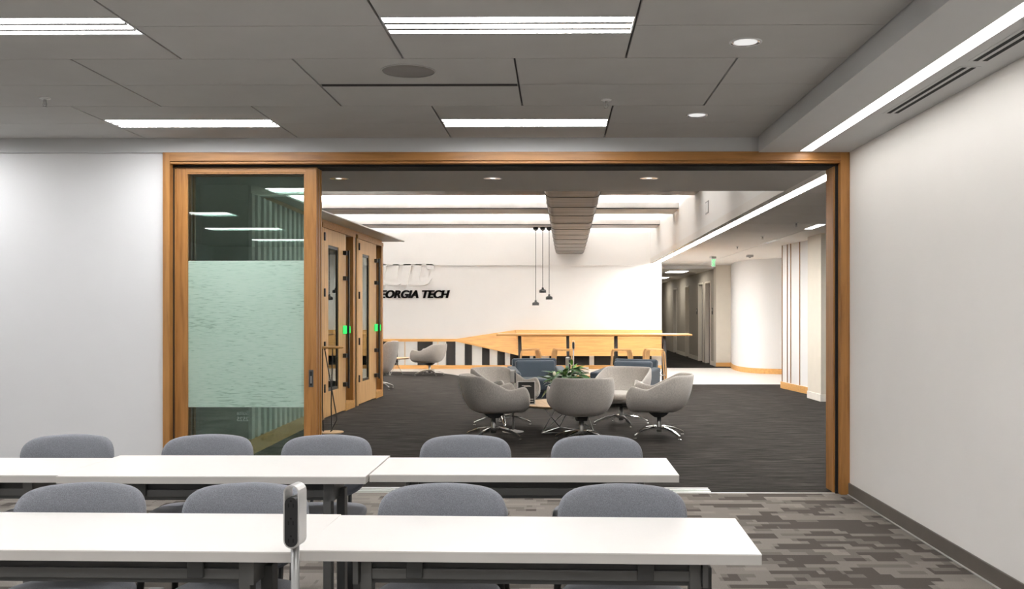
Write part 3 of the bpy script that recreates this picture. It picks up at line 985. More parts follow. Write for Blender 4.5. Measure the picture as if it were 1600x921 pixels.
b1 = booth(0, 1.83, 'oak phone booth with glass door, nearer the sliding doors', (0.31, 0.86), 1.20, (1.26, 1.70), (-3.15, 12.9, 0))
p2 = Vector((-3.15, 12.9, 0)) + Vector((math.sin(-BR), math.cos(BR), 0)) * 1.98
b2 = booth(0, 1.87, 'oak phone booth with glass door, farther one under the roof tip', (0.35, 0.82), 1.30, (1.33, 1.75), tuple(p2))
gp = thing('booth_link', 'narrow dark glass strip between the two oak booths', 'panel', tuple(Vector((-3.15, 12.9, 0)) + Vector((math.sin(-BR), math.cos(BR), 0)) * 1.832), BR)
obj('dark_strip', B().box(-0.10, -0.02, 0.0, 0.144, 0.0, 2.66), 'black', gp)
obj('steel_edge', B().box(-0.02, -0.012, 0.02, 0.05, 0.0, 2.66), 'steel', gp)
rf = thing('booth_roof', 'thin pale roof plate with pointed corner overhanging the oak booths', 'roof', (-3.1, 12.9, 2.66))
obj('roof_plate', B().prism([(-2.93 + 3.1, 10.4 - 12.9), (-2.90 + 3.1, 12.0 - 12.9), (-2.70 + 3.1, 17.05 - 12.9), (-3.4 + 3.1, 17.0 - 12.9), (-5.0 + 3.1, 16.9 - 12.9), (-5.0 + 3.1, 10.4 - 12.9)], 'z', 0.045, 0.062), 'white_panel', rf)
obj('roof_frame', B().prism([(-3.12 + 3.1, 10.5 - 12.9), (-3.14 + 3.1, 12.9 - 12.9), (-3.04 + 3.1, 16.70 - 12.9), (-4.9 + 3.1, 16.8 - 12.9), (-4.9 + 3.1, 10.5 - 12.9)], 'z', 0.001, 0.045), 'oak_light', rf)

# ================================================================== DUCT AND PENDANTS
dt = thing('air_duct', 'big rounded galvanised air duct running back under the beams', 'duct', (0.2, 12.0, 2.955), 0)
loops = []
for yy, xc in ((10.3, 0.185), (24.938, 0.335)):
    lp = []
    hw, hh, rr = 0.375, 0.25, 0.09
    for (sx, sz, a0) in ((1, 1, 0), (-1, 1, 90), (-1, -1, 180), (1, -1, 270)):
        for q in range(5):
            an = R(a0 + q * 22.5)
            lp.append((xc - 0.2 + sx * (hw - rr) + rr * math.cos(an), yy - 12.0, 0.27 + sz * (hh - rr) + rr * math.sin(an)))
    loops.append(lp)
full = []
NS = 12
for i in range(NS + 1):
    f = i / NS
    full.append([tuple(a + (c2 - a) * f for a, c2 in zip(p, q)) for p, q in zip(loops[0], loops[1])])
for i in range(NS):
    obj('duct_section', B().rings([full[i], full[i + 1]]), 'duct', dt, smooth=False)
    if i:
        big = [(p[0] + (p[0] - sum(q[0] for q in full[i]) / 20) * 0.012, p[1], 0.27 + (p[2] - 0.27) * 1.03) for p in full[i]]
        obj('duct_seam', B().rings([[(p[0], p[1] - 0.012, p[2]) for p in big], [(p[0], p[1] + 0.012, p[2]) for p in big]]), 'duct', dt)


def pendant(x, z, label):
    t = thing('pendant_lamp', label, 'lamp', (x, 23.15, z), 0, 'black pendant lamps')
    obj('shade', B().lathe([(0.0, 0.13), (0.022, 0.125), (0.028, 0.085), (0.072, 0.07), (0.082, 0.05), (0.082, 0.0), (0.076, 0.0), (0.076, 0.045), (0.02, 0.06)], 24, cap=False), 'black', t, smooth=True)
    obj('bulb', B().lathe([(0.0, 0.008), (0.045, 0.010), (0.06, 0.022), (0.03, 0.05)], 16, cap=False), 'e_down_c', t, smooth=True)
    top = 3.51 - z
    obj('cord', B().tube([(0, 0, 0.125), (0, 0, top - 0.03)], 0.008, 6), 'dark_plastic', t)
    obj('canopy', B().lathe([(0.0, top - 0.09), (0.02, top - 0.085), (0.06, top - 0.055), (0.065, top - 0.001), (0, top - 0.001)], 20, cap=False), 'black', t, smooth=True)


pendant(-0.509, 1.63, 'black pendant lamp hanging lowest, leftmost of the three')
pendant(-0.339, 1.935, 'black pendant lamp hanging highest, middle of the three')
pendant(-0.185, 1.77, 'black pendant lamp at middle height, nearest the duct')

# ================================================================== LOUNGE CHAIRS


def smooth_step(a, c2, x):
    x = max(0.0, min(1.0, (x - a) / (c2 - a)))
    return x * x * (3 - 2 * x)


def shell_bm(back_h=0.725, arm_h=0.60):
    nu, nv = 44, 11
    b = B()
    bm = b.bm
    zb = 0.30
    out = []
    inn = []
    for i in range(nu + 1):
        s = -1 + 2 * i / nu
        t = abs(s)
        sg = 1 if s >= 0 else -1
        if t < 0.56:
            ph = t / 0.56 * PI / 2
            px, py = -0.37 * abs(math.cos(ph)) ** 0.72, 0.375 * abs(math.sin(ph)) ** 0.78
        else:
            px, py = (t - 0.56) / 0.44 * 0.36, 0.375
        h = back_h - (back_h - arm_h + 0.035) * smooth_step(0.37, 0.70, t) + 0.04 * smooth_step(0.70, 0.93, t)
        h -= 0.13 * max(0.0, (t - 0.90) / 0.10) ** 2.2
        co, ci = [], []
        for j in range(nv + 1):
            v = j / nv
            k = 0.52 + 0.48 * math.sin(v ** 0.75 * PI / 2) ** 0.9
            kx = k if px < 0 else 0.80 + 0.20 * math.sin(v ** 0.6 * PI / 2)
            lean = 1.0 + (0.07 * v if px < 0 else 0)
            z = zb + (h - zb) * (v ** 1.25)
            x, y = px * kx * lean, py * k * (1 - 0.05 * max(0.0, (v - 0.55) / 0.45) ** 1.5)
            co.append(Vector((x, y * sg, z)))
            # inner skin
            ln = math.hypot(px, py) or 1
            if px < 0:
                nx, ny = -px / ln, -py / ln
            else:
                nx, ny = 0, -1
            th = 0.050 * (1 - 0.42 * v)
            ci.append(Vector((x + nx * th, (y + ny * th) * sg, max(z, 0.335))))
        # rounded rim
        mid = (co[-1] + ci[-1]) / 2 + Vector((0, 0, 0.014))
        prof = co + [mid] + list(reversed(ci))
        out.append(prof)
    grid = [[bm.verts.new(p) for p in pr] for pr in out]
    for a, c2 in zip(grid, grid[1:]):
        for j in range(len(a) - 1):
            bm.faces.new((a[j], c2[j], c2[j + 1], a[j + 1]))
    bm.faces.new(grid[0])
    bm.faces.new(list(reversed(grid[-1])))
    # underside
    bm.faces.new([g[0] for g in grid])
    return b


def cushion(outline, z0, z1, rnd=0.35, n=6, dome=0.0):
    """a puffy pad: outline list of (x, y), rounded edge"""
    cx = sum(p[0] for p in outline) / len(outline)
    cy = sum(p[1] for p in outline) / len(outline)
    loops = []
    hz = (z1 - z0) / 2
    mz = (z0 + z1) / 2
    rr = hz * rnd * 2.4
    for i in range(n + 1):
        a = -PI / 2 + PI * i / n
        sh = (1 - math.cos(a)) * rr
        lp = []
        for x, y in outline:
            d = math.hypot(x - cx, y - cy) or 1
            f = (d - sh) / d
            lp.append((cx + (x - cx) * f, cy + (y - cy) * f, mz + hz * math.sin(a)))
        loops.append(lp)
    top = []
    for f, dz in ((0.6, dome * 0.7), (0.2, dome)):
        top.append([(cx + (x - cx) * f, cy + (y - cy) * f, z1 + dz) for x, y in outline])
    return B().rings(loops + top)


def super_out(a, c2, e=0.55, n=28, x0=0, y0=0):
    o = []
    for i in range(n):
        t = 2 * PI * i / n
        cc, ss = math.cos(t), math.sin(t)
        o.append((x0 + a * math.copysign(abs(cc) ** e, cc), y0 + c2 * math.copysign(abs(ss) ** e, ss)))
    return o


def star_base(t, rz=0.0, rad=0.365):
    for k in range(4):
        a = rz + PI / 4 + k * PI / 2
        c_, s_ = math.cos(a), math.sin(a)
        b = B()
        lps = []
        for f, z, wd, hh in ((0.0, 0.105, 0.026, 0.02), (0.25, 0.112, 0.024, 0.017), (0.6, 0.092, 0.019, 0.013), (0.9, 0.054, 0.015, 0.011), (1.0, 0.036, 0.013, 0.010)):
            r = rad * f
            lps.append([(r * c_ - s_ * q * wd, r * s_ + c_ * q * wd, z + zz * hh) for q, zz in ((1, -1), (1, 0.4), (0.5, 1), (-0.5, 1), (-1, 0.4), (-1, -1))])
        b.rings(lps)
        lg = obj('leg', b, 'chrome', t, smooth=False)
        obj('glide', B().lathe([(0.0, 0.03), (0.007, 0.03), (0.007, 0.014), (0.019, 0.010), (0.019, 0.0), (0, 0.0)], 12, c=(rad * 0.985 * c_, rad * 0.985 * s_, 0), cap=False), 'chrome', lg)
    obj('post', B().lathe([(0.0, 0.055), (0.030, 0.06), (0.033, 0.12), (0.027, 0.14), (0.027, 0.24), (0, 0.24)], 18, cap=False), 'steel', t, smooth=True)
    obj('mechanism', B().prism([(-0.12, 0.299), (0.12, 0.299), (0.10, 0.27), (0.05, 0.235), (-0.05, 0.235), (-0.10, 0.27)], 'y', -0.06, 0.06), 'black', t, bevel=0.004)


def make_lounge(name, label, group, back_h=0.725, mat='lounge_grey'):
    t = thing(name, label, 'armchair', group=group)
    obj('shell', shell_bm(back_h), mat, t, smooth=True, sub=1)
    obj('seat_cushion', cushion(super_out(0.30, 0.24, 0.5, x0=0.045), 0.335, 0.425, 0.3, dome=0.012), mat, t, smooth=True, sub=1)
    obj('seat_base', cushion(super_out(0.25, 0.19, 0.6, x0=0.045), 0.298, 0.35, 0.3), mat, t, smooth=True)
    # stitched seam down the outside of the back
    star_base(t)
    return t


gl = 'grey swivel tub chairs around the coffee table'
A_ = make_lounge('tub_chair', 'grey swivel tub chair at front left, its side and back towards the camera', gl)


def face(o, x, y, tx, ty, extra=0):
    o.location = (x, y, 0)
    o.rotation_euler = (0, 0, math.atan2(ty - y, tx - x) + R(extra))
    return o


face(A_, -0.73, 11.10, 0.5, 11.45)
B_ = face(dup(A_, label='pale grey swivel tub chair at back left, facing the camera behind the table sign', group=gl), -0.70, 12.38, 0.45, 11.5)
C_ = face(dup(A_, label='grey swivel tub chair in the centre with its back to the camera, before the plant', group=gl), 0.275, 10.80, 0.15, 11.9)
D_ = face(dup(A_, label='pale grey swivel tub chair at back right, its open front facing the camera', group=gl), 0.83, 12.45, 0.25, 11.45)
E_ = face(dup(A_, label='grey swivel tub chair at far right of the group, seen from its side facing left', group=gl), 1.19, 11.22, -0.2, 11.48)
F_ = face(dup(A_, label='grey swivel tub chair against the striped wall, facing the low side table', group='far tub chairs'), -2.95, 22.3, -4.0, 22.55)
G_ = make_lounge('high_back_chair', 'tall grey chair mostly hidden behind the far oak booth', 'far tub chairs', back_h=0.90)
face(G_, -3.42, 18.35, -5.0, 18.3)
for ch in (A_, B_, C_, D_, E_):
    for k in ch.children:
        if k.name.startswith('leg') or k.name.startswith('glide'):
            pass
# vertical seam on the back of the centre chair and its kin
for ch in (A_, B_, C_, D_, E_, F_):
    pts = []
    for j in range(3, 12):
        v = j / 11
        k = 0.52 + 0.48 * math.sin(v ** 0.75 * PI / 2) ** 0.9
        pts.append((-0.37 * k * (1 + 0.07 * v) - 0.001, 0, 0.30 + (0.725 - 0.30) * v ** 1.25))
    obj('back_seam', B().tube(pts, 0.0022, 5), 'lounge_grey', ch)


# coffee tables
def wire_table(label, loc, top_r, top_z, mat='table_wood', wire='steel', rz=0.0):
    t = thing('coffee_table', label, 'table', loc, rz, 'low round wire tables')
    obj('table_top', B().lathe([(0.0, top_z - 0.028), (top_r - 0.03, top_z - 0.028), (top_r, top_z - 0.008), (top_r, top_z), (0, top_z)], 48, cap=False), mat, t)
    n = 3
    rr = top_r * 0.66
    for k in range(n):
        a0, a1 = 2 * PI * k / n, 2 * PI * (k + 1) / n
        am = (a0 + a1) / 2
        p0 = (rr * math.cos(a0), rr * math.sin(a0), 0.006)
        p1 = (rr * math.cos(a1), rr * math.sin(a1), 0.006)
        tp = (rr * 0.85 * math.cos(am), rr * 0.85 * math.sin(am), top_z - 0.03)
        tq = (rr * 0.25 * math.cos(am), rr * 0.25 * math.sin(am), top_z - 0.03)
        obj('wire_leg', B().tube([tp, p0, p1, tq], 0.0052, 6), wire, t)
    return t


wire_table('round blond wood coffee table on wire legs ringed by the grey chairs', (0.10, 11.76, 0), 0.56, 0.345, rz=R(100))
wire_table('low round wood table on wire legs beside the striped wall', (-3.86, 22.5, 0), 0.42, 0.40, rz=R(30))

# table sign
sg = thing('table_sign', 'black upright sign in a silver frame on the coffee table', 'sign', (-0.366, 11.55, 0.345), R(6))
obj('frame', B().box(-0.108, -0.098, -0.006, 0.006, 0, 0.28).box(0.098, 0.108, -0.006, 0.006, 0, 0.28).box(-0.098, 0.098, -0.006, 0.006, 0.27, 0.28).box(-0.098, 0.098, -0.006, 0.006, 0.0, 0.01), 'silver', sg)
obj('poster', B().box(-0.098, 0.098, -0.003, 0.003, 0.01, 0.27), 'black', sg)
ln = B()
for x0, x1, z in ((-0.055, 0.045, 0.222), (-0.03, 0.06, 0.214), (0.03, 0.085, 0.06), (0.045, 0.085, 0.035)):
    ln.box(x0, x1, -0.0045, -0.003, z, z + 0.006)
obj('print_line', ln, 'paper', sg)
obj('stand_foot', B().box(-0.08, 0.08, -0.03, 0.03, 0.0, 0.004), 'silver', sg)

# plant
pl = thing('potted_plant', 'leafy green plant with a pale bud in a planter on the coffee table', 'plant', (0.12, 11.80, 0.345))
obj('planter', B().lathe([(0.0, 0.0), (0.085, 0.0), (0.105, 0.12), (0.097, 0.12), (0.092, 0.105), (0, 0.105)], 24, cap=False), 'pot', pl, smooth=False)


def leaf_bm(L, wd, droop):
    b = B()
    n = 6
    loops = []
    for i in range(n + 1):
        f = i / n
        ww = wd * math.sin(PI * min(1, f * 0.94 + 0.04)) ** 0.8
        x = L * f
        z = -droop * f * f
        loops.append([(x, -ww, z + 0.25 * ww), (x, 0, z), (x, ww, z + 0.25 * ww)])
    up = [[b.bm.verts.new(p) for p in lp] for lp in loops]
    dn = [[b.bm.verts.new((p[0], p[1], p[2] - 0.0015)) for p in lp] for lp in loops]
    for g, fl in ((up, False), (dn, True)):
        for a, c2 in zip(g, g[1:]):
            for k in range(2):
                q = (a[k], c2[k], c2[k + 1], a[k + 1])
                b.bm.faces.new(tuple(reversed(q)) if fl else q)
    return b


protos = []
for L, wd, dr, mt in ((0.19, 0.027, 0.05, 'leaf'), (0.16, 0.026, 0.02, 'leaf'), (0.13, 0.022, 0.03, 'leaf2'), (0.21, 0.03, 0.09, 'leaf')):
    o = obj('leaf', leaf_bm(L, wd, dr), mt, pl, smooth=True)
    protos.append(o)
rnd = random.Random(5)
cnt = 0
for k in range(110):
    src = protos[rnd.choices(range(4), (4, 4, 2, 3))[0]]
    if cnt < 4:
        o = protos[cnt]
    else:
        o = src.copy()
        C.objects.link(o)
    cnt += 1
    a = rnd.uniform(0, 2 * PI)
    el = rnd.uniform(-0.35, 0.75)
    r0 = rnd.uniform(0.02, 0.17)
    hz = 0.23 + rnd.uniform(0.0, 0.20) - r0 * 0.25
    o.location = (r0 * math.cos(a), r0 * math.sin(a), hz)
    o.rotation_euler = (rnd.uniform(-0.5, 0.5), -el, a + rnd.uniform(-0.5, 0.5))
    sc = rnd.uniform(0.75, 1.1)
    o.scale = (sc, sc, sc)
stem = B()
for k in range(9):
    a = k * 0.7
    stem.tube([(0.02 * math.cos(a), 0.02 * math.sin(a), 0.10), (0.07 * math.cos(a), 0.07 * math.sin(a), 0.2), (0.13 * math.cos(a), 0.13 * math.sin(a), 0.27 + 0.02 * (k % 3))], 0.005, 5)
stem.tube([(0.02, 0, 0.10), (0.05, 0.02, 0.30), (0.075, 0.02, 0.45)], 0.006, 5)
obj('stem', stem, 'leaf', pl)
for z, a in ((0.40, 0.5), (0.43, 2.6), (0.46, 4.4), (0.36, 1.5)):
    o = protos[2].copy()
    C.objects.link(o)
    o.location = (0.07, 0.02, z)
    o.rotation_euler = (0.3, -1.0, a)
fw = obj('flower_bud', B().lathe([(0.0, -0.03), (0.016, -0.02), (0.022, 0.0), (0.014, 0.022), (0.0, 0.032)], 12, c=(-0.15, -0.14, 0.36), cap=False), 'flower', pl, smooth=True)
fw['label'] = 'pale closed flower bud'

# ---- power towers


def power_tower(label, loc, rz=0.0, head_w=0.048, top=0.94, head_h=0.185, outlets=3):
    t = thing('power_tower', label, 'power outlet', loc, rz, 'free-standing power towers')
    r = head_w / 2
    zt, zb = top, top - head_h
    dep = 0.058

    def stadium(rr, n=8):
        o = []
        for i in range(n + 1):
            a = PI * i / n
            o.append((rr * math.cos(a), zt - r + rr * math.sin(a)))
        for i in range(n + 1):
            a = PI + PI * i / n
            o.append((rr * math.cos(a), zb + r + rr * math.sin(a)))
        return o
    so, si = stadium(r), stadium(r - 0.0045)
    b = B()
    bm = b.bm
    n = len(so)
    vo0 = [bm.verts.new((x, 0, z)) for x, z in so]
    vi0 = [bm.verts.new((x, 0, z)) for x, z in si]
    vo1 = [bm.verts.new((x, dep, z)) for x, z in so]
    vi1 = [bm.verts.new((x, dep, z)) for x, z in si]
    for i in range(n):
        j = (i + 1) % n
        bm.faces.new((vo0[i], vo0[j], vo1[j], vo1[i]))
        bm.faces.new((vi0[i], vi1[i], vi1[j], vi0[j]))
        bm.faces.new((vo0[i], vi0[i], vi0[j], vo0[j]))
        bm.faces.new((vo1[i], vo1[j], vi1[j], vi1[i]))
    sh = obj('loop_shell', b, 'silver', t)
    ri = r - 0.005
    zt2 = zt - head_h * 0.19
    poly = [(ri * math.cos(PI * i / 8), zt2 - ri + ri * math.sin(PI * i / 8)) for i in range(9)] + [(ri * math.cos(PI + PI * i / 8), zb + r + ri * math.sin(PI + PI * i / 8)) for i in range(9)]
    fp = obj('face_plate', B().prism(poly, 'y', -0.002, dep - 0.004), 'dark_plastic', t)
    for k in range(outlets):
        zc = zb + r * 0.9 + k * (zt2 - zb - 2.0 * r) / max(1, outlets - 1) + 0.003
        ob = B().box(-0.0085, -0.0055, -0.0028, -0.002, zc - 0.006, zc + 0.005).box(0.0055, 0.0085, -0.0028, -0.002, zc - 0.006, zc + 0.005)
        ob.lathe([(0.0, 0), (0.003, 0)], 8, cap=False)
        o = obj('outlet', B().box(-0.0090, -0.0055, -0.0028, -0.002, zc - 0.006, zc + 0.005).box(0.0055, 0.0090, -0.0028, -0.002, zc - 0.006, zc + 0.005).box(-0.003, 0.003, -0.0028, -0.002, zc + 0.010, zc + 0.015), 'black_gap', fp)
        ob.bm.free()
    obj('pole', B().lathe([(0.0, 0.012), (0.0125, 0.012), (0.0125, zb + 0.004), (0, zb + 0.004)], 16, c=(0, dep / 2, 0), cap=False), 'pole', t, smooth=True)
    obj('base', B().lathe([(0.0, 0.0), (0.13, 0.0), (0.13, 0.006), (0.09, 0.014), (0.02, 0.03), (0, 0.03)], 28, c=(0, dep / 2, 0), cap=False), 'silver', t)
    return t


power_tower('silver power tower with black three-outlet face at the seam of the front tables', (-0.77, 2.785, 0), R(-7))
pt2 = power_tower('slim silver power tower beside the table sign in the lounge', (-0.505, 11.66, 0), R(60), top=0.755, head_h=0.17)
pt3 = power_tower('slim power tower standing behind the plant by the blue chairs', (0.19, 14.4, 0), R(50), top=0.785, head_h=0.21)
pt4 = power_tower('dark-headed power pole standing before the high table', (0.31, 18.0, 0), R(0), head_w=0.05, top=0.935, head_h=0.17)

# ---- blue armchairs


def blue_chair(label, loc, rz):
    t = thing('club_chair', label, 'armchair', loc, rz, 'blue club chairs')
    # faces -y locally
    obj('base', B().box(-0.40, 0.40, -0.34, 0.34, 0.13, 0.24), 'blue', t, bevel=0.02, seg=3)
    obj('seat_cushion', B().box(-0.30, 0.30, -0.40, 0.22, 0.245, 0.43), 'blue', t, bevel=0.04, seg=4)
    obj('back_frame', B().prism([(0.24, 0.15), (0.36, 0.15), (0.44, 0.70), (0.34, 0.72)], 'x', -0.36, 0.36), 'blue', t, bevel=0.03, seg=4)
    obj('back_cushion', B().prism([(0.13, 0.40), (0.25, 0.40), (0.34, 0.68), (0.22, 0.69)], 'x', -0.32, 0.32), 'blue', t, bevel=0.04, seg=4)
    for s in (-1, 1):
        obj('arm', B().prism([(-0.36, 0.245), (0.26, 0.245), (0.30, 0.60), (-0.38, 0.53)], 'x', s * 0.315, s * 0.455), 'blue', t, bevel=0.03, seg=4)
        for y in (-0.28, 0.28):
            obj('foot', B().tube([(s * 0.34, y, 0.13), (s * 0.36, y * 1.05, 0.0)], [0.018, 0.012], 8), 'chrome', t)
    return t


blue_chair('blue club chair at left behind the plant, facing the camera', (-0.30, 15.15, 0), R(10))
blue_chair('blue club chair at right, mostly hidden behind the pale tub chair', (1.08, 14.95, 0), R(-28))

# side table with books between the blue chairs
stb = thing('side_table', 'small oak side table with books between the blue club chairs', 'table', (0.44, 15.6, 0))
obj('table_top', B().box(-0.24, 0.24, -0.24, 0.24, 0.415, 0.44), 'oak_light', stb, bevel=0.004)
for sx in (-1, 1):
    for sy in (-1, 1):
        obj('leg', B().tube([(sx * 0.2, sy * 0.2, 0.415), (sx * 0.21, sy * 0.21, 0)], 0.013, 8), 'steel', stb)
z = 0.44
for i, (wd, dp, h, m, rz, lab) in enumerate(((0.30, 0.22, 0.035, 'paper', 5, 'bottom book of the stack on the small oak side table'), (0.26, 0.20, 0.028, 'silver', -8, 'second pale book from the bottom of the stack by the plant'), (0.25, 0.19, 0.03, 'paper', 12, 'third pale book of the stack by the plant'), (0.20, 0.15, 0.04, 'yellow', 20, 'yellow book on top of the stack behind the plant'))):
    t = thing('book', lab, 'book', (0.40, 15.58, z), R(rz), 'books on the small oak side table')
    obj('cover', B().box(-wd / 2, wd / 2, -dp / 2, dp / 2, 0, 0.004).box(-wd / 2, wd / 2, -dp / 2, dp / 2, h - 0.004, h).box(-wd / 2, -wd / 2 + 0.004, -dp / 2, dp / 2, 0.004, h - 0.004), m, t)
    obj('pages', B().box(-wd / 2 + 0.005, wd / 2 - 0.005, -dp / 2 + 0.004, dp / 2 - 0.004, 0.0041, h - 0.0041), 'paper', t)
    z += h + 0.0005

# ---- high table and stools
ht = thing('high_table', 'long narrow bar-height oak table on black legs before the oak wall panel', 'table', (0.75, 19.7, 0))
obj('table_top', B().box(-1.968, 1.968, -0.36, 0.36, 0.985, 1.022), 'oak_light', ht, bevel=0.01, seg=3)
for x in (-0.759, 0.222, 1.204, 2.184):
    for s in (-1, 1):
        obj('leg', B().rings([[(x - 0.75 + dx * 0.03, s * 0.10 + dy * 0.03, 0.984) for dx, dy in ((-1, -1), (1, -1), (1, 1), (-1, 1))], [(x - 0.75 + 0.015 + dx * 0.025, s * 0.27 + dy * 0.025, -0.003 if s > 0 else 0.0) for dx, dy in ((-1, -1), (1, -1), (1, 1), (-1, 1))]]), 'black', ht)
obj('foot_rail', B().tube([(-0.759 - 0.75, 0, 0.22), (2.184 - 0.75, 0, 0.22)], 0.014, 8), 'chrome', ht)
obj('under_beam', B().box(-1.55, 1.45, -0.03, 0.03, 0.965, 0.984), 'oak_light', ht)


def stool(label, loc, side):
    t = thing('bar_stool', label, 'stool', loc, 0, 'bentwood stools at the high table')
    zs = 0.73
    obj('seat', B().box(-0.17, 0.17, -0.17, 0.17, zs - 0.014, zs), 'oak_light', t, bevel=0.006)
    for y in (-0.19, 0.19):
        o = []
        pts = [(-0.245, 0.0), (-0.20, zs - 0.09), (-0.185, zs - 0.035), (-0.15, zs - 0.016), (0.15, zs - 0.016), (0.185, zs - 0.035), (0.20, zs - 0.09), (0.245, 0.0)]
        inn = [(x * 0.90 if abs(x) > 0.16 else x * 0.97, z if i in (0, 7) else z - 0.02) for i, (x, z) in enumerate(pts)]
        b = B()
        for i in range(7):
            b.prism([pts[i], pts[i + 1], inn[i + 1], inn[i]], 'y', y - 0.022, y + 0.022)
        bmesh.ops.remove_doubles(b.bm, verts=b.bm.verts, dist=0.0005)
        obj('bent_frame', b, 'oak_light_v', t)
    for yy, wd in ((-0.168, 0.12), (0.155, 0.07)):
        xa, xb = 0.205 * side, (0.205 - wd) * side
        obj('slab_leg', B().rings([[(xa, yy, zs - 0.03), (xb, yy, zs - 0.03), (xb, yy + 0.018, zs - 0.03), (xa, yy + 0.018, zs - 0.03)], [(xa * 1.16, yy, 0.0), (xa * 1.16 - 0.05 * side, yy, 0.0), (xa * 1.16 - 0.05 * side, yy + 0.018, 0.0), (xa * 1.16, yy + 0.018, 0.0)]]), 'oak_light_v', t)
    obj('foot_rail', B().tube([(-0.22, -0.19, 0.22), (0.22, -0.19, 0.22)], 0.010, 8), 'pole', t)
    return t


stool('bentwood bar stool at the left end of the high table, nearest the striped boards', (-0.52, 19.12, 0), 1)
stool('bentwood bar stool second from the left, behind the plant', (0.10, 19.12, 0), -1)
stool('bentwood bar stool second from the right, above the pale tub chair', (1.29, 19.12, 0), 1)
stool('bentwood bar stool at the right end of the high table', (1.93, 19.12, 0), -1)

# ---- slim standing table by the booths
st = thing('standing_table', 'small round-topped standing table on bent black rods beside the booths', 'table', (-2.725, 11.6, 0))
obj('table_top', B().lathe([(0.0, 1.015), (0.14, 1.015), (0.15, 1.025), (0.15, 1.04), (0, 1.04)], 32, cap=False), 'oak_light', st)
obj('base', B().lathe([(0.0, 0.0), (0.15, 0.0), (0.15, 0.01), (0, 0.01)], 32, cap=False), 'table_wood', st)
for p in ([(-0.10, 0.0, 1.015), (-0.105, 0.0, 0.30), (-0.09, 0, 0.012)], [(-0.07, -0.03, 1.015), (0.08, -0.03, 0.16), (0.0, -0.02, 0.012)], [(0.0, 0.08, 1.015), (-0.02, 0.09, 0.3), (0.0, 0.05, 0.012)]):
    obj('rod_leg', B().tube(p, 0.007, 8), 'black', st)

# ================================================================== CLASSROOM TABLES


def train_table(label, x0, x1, y0, y1, rz=0.0, ztop=0.73):
    L, D = x1 - x0, y1 - y0
    t = thing('training_table', label, 'table', ((x0 + x1) / 2, y0, 0), rz, 'white training tables')
    h = L / 2
    top = obj('table_top', B().box(-h, h, 0, D, ztop - 0.004, ztop), 'laminate', t)
    obj('top_core', B().box(-h + 0.0005, h - 0.0005, 0.0005, D - 0.0005, ztop - 0.032, ztop - 0.004), 'table_edge', top)
    zt = ztop - 0.032
    obj('apron', B().box(-h + 0.16, h - 0.16, 0.10, 0.125, zt - 0.09, zt - 0.002), 'frame_grey', t)
    obj('apron_rail', B().box(-h + 0.16, h - 0.16, 0.085, 0.10, zt - 0.075, zt - 0.042), 'leg_grey', t, bevel=0.003)
    obj('cable_tray', B().box(-h + 0.2, h - 0.2, 0.125, 0.24, zt - 0.095, zt - 0.085), 'frame_grey', t)
    for s in (-1, 1):
        xl = s * (h - 0.185)
        obj('leg', B().box(xl - 0.018, xl + 0.018, 0.08, 0.135, 0.06, zt - 0.002), 'leg_grey', t, bevel=0.003)
        obj('leg', B().box(xl - 0.018 + s * 0.042, xl + 0.018 + s * 0.042, 0.16, 0.22, 0.06, zt - 0.05), 'frame_grey', t, bevel=0.003)
        obj('bracket', B().prism([(0.06, zt - 0.001), (0.30, zt - 0.001), (0.30, zt - 0.03), (0.22, zt - 0.085), (0.06, zt - 0.085)], 'x', xl + s * 0.020, xl + s * 0.036), 'leg_grey', t)
        obj('latch', B().box(xl - s * 0.15 - 0.025, xl - s * 0.15 + 0.025, 0.072, 0.085, zt - 0.07, zt - 0.012), 'frame_grey', t, bevel=0.003)
        ft = obj('foot', B().box(xl - 0.022, xl + 0.05, 0.02, D - 0.03, 0.055, 0.085), 'leg_grey', t, bevel=0.006)
        for y in (0.05, D - 0.06):
            obj('caster', B().rings([[(xl + 0.014 + dx, y + 0.026 * math.cos(q * PI / 8), 0.0265 + 0.026 * math.sin(q * PI / 8)) for q in range(16)] for dx in (-0.012, 0.012)]), 'dark_plastic', ft)
    return t


train_table('white training table in the front row at right, its right corner towards the right wall', -0.772, 0.602, 2.85, 3.352, R(-1.6))
train_table('white training table in the front row at left, reaching past the picture edge', -2.16, -0.7735, 2.872, 3.41, R(-1.3), ztop=0.728)
train_table('white training table at the right end of the second row', -0.822, 0.535, 4.216, 4.718, 0)
train_table('white training table in the middle of the second row, slightly wider than its neighbours', -2.172, -0.828, 4.158, 4.775, 0, ztop=0.731)
train_table('white training table at the far left of the second row, cut by the picture edge', -3.53, -2.180, 4.195, 4.70, 0, ztop=0.729)

# ================================================================== CLASSROOM CHAIRS


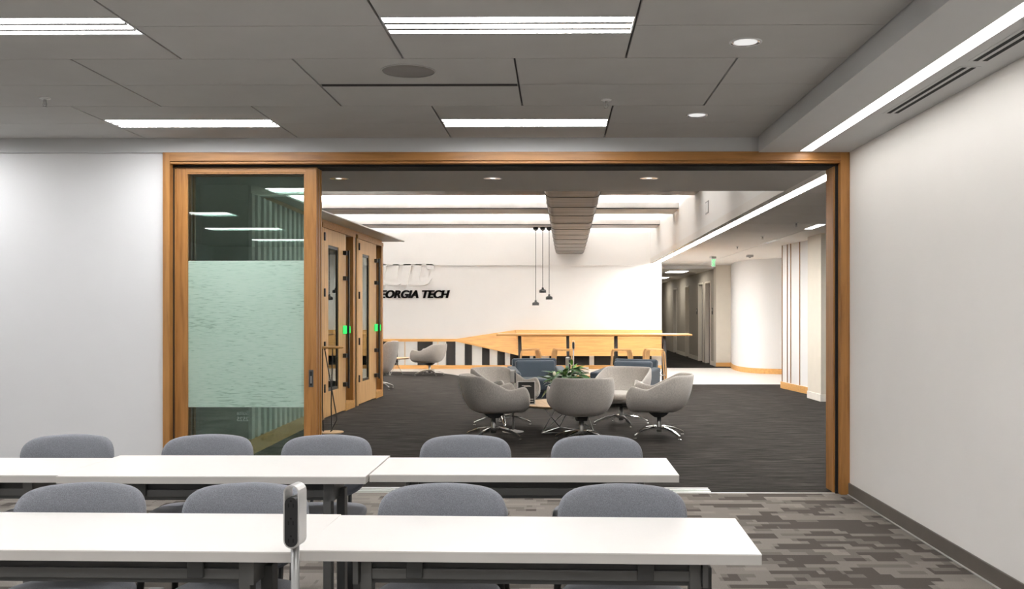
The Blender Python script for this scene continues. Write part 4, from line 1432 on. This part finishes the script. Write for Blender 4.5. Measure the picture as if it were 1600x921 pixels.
def back_pad():
    """upholstered back: broad rounded top, tapering to a round bottom; sitter faces -y"""
    half = [(0, .125), (.04, .1245), (.08, .1225), (.12, .1205), (.158, .117), (.19, .108), (.215, .091), (.2305, .064), (.236, .028), (.2335, -.012), (.224, -.05), (.211, -.088), (.192, -.122), (.165, -.152), (.13, -.175), (.09, -.190), (.045, -.198), (0, -.2)]
    out = half + [(-x, z) for x, z in reversed(half[1:-1])]
    loops = []
    prof = ((0.72, -0.030), (0.90, -0.027), (0.97, -0.018), (1.0, 0.0), (0.97, 0.014), (0.90, 0.020), (0.72, 0.022))
    loops.append([(x * 0.25, -0.030 - 0.10 * (x * 0.25 / 0.229) ** 2, z * 0.25) for x, z in out])
    for f, d in prof:
        lp = []
        for x, z in out:
            xx, zz = x * f, z * f
            lp.append((xx, d - 0.085 * (xx / 0.229) ** 2 + 0.10 * zz, zz))
        loops.append(lp)
    loops.append([(x * 0.25, 0.022 - 0.085 * (x * 0.25 / 0.229) ** 2, z * 0.25) for x, z in out])
    return B().rings(loops)


def make_chair():
    t = thing('classroom_chair', 'x', 'chair', group='grey classroom chairs')
    bk = obj('backrest', back_pad(), 'seat_grey', t, smooth=True, sub=1)
    bk.location = (0, 0.0, 0.688)
    obj('seat', cushion(super_out(0.225, 0.215, 0.6, 32), 0.425, 0.475, 0.36, dome=0.006), 'seat_grey', t, smooth=True, sub=1).location = (0, -0.245, 0)
    obj('seat_pan', cushion(super_out(0.20, 0.19, 0.6, 24), 0.402, 0.428, 0.3), 'dark_plastic', t, smooth=True).location = (0, -0.245, 0)
    for s in (-1, 1):
        obj('leg', B().tube([(s * 0.175, -0.41, 0.41), (s * 0.215, -0.45, 0.0)], [0.020, 0.016], 10), 'black', t, smooth=True)
        obj('leg', B().tube([(s * 0.165, -0.075, 0.41), (s * 0.205, 0.03, 0.0)], [0.020, 0.016], 10), 'black', t, smooth=True)
        obj('back_support', B().tube([(s * 0.10, -0.10, 0.415), (s * 0.10, 0.0, 0.44), (s * 0.095, 0.028, 0.52), (s * 0.09, 0.030, 0.66)], 0.010, 8), 'black', t, smooth=True)
        obj('seat_rail', B().tube([(s * 0.175, -0.41, 0.405), (s * 0.165, -0.075, 0.405)], 0.011, 8), 'black', t, smooth=True)
    return t


ch0 = make_chair()
spec = [(-1.730, 3.55, 5, 'grey classroom chair at the left end of the front table row'),
        (-1.121, 3.55, -2, 'grey classroom chair behind the power tower, second in the front row'),
        (-0.412, 3.545, 0, 'grey classroom chair in the middle of the front right table'),
        (0.236, 3.54, -1, 'grey classroom chair at the right end of the front table row'),
        (-2.500, 4.97, 4, 'grey classroom chair in the second row before the white wall at left'),
        (-1.780, 4.97, 2, 'grey classroom chair in the second row before the frosted glass door'),
        (-1.168, 4.96, 0, 'grey classroom chair in the second row before the stacked door edges'),
        (-0.463, 4.96, 0, 'grey classroom chair in the second row before the left tub chair'),
        (0.202, 4.95, 0, 'grey classroom chair at the right end of the second row')]
for i, (x, y, a, lab) in enumerate(spec):
    o = ch0 if i == 0 else dup(ch0, label=lab)
    o.location = (x, y, 0)
    o.rotation_euler = (0, 0, R(a))
    o['label'] = lab
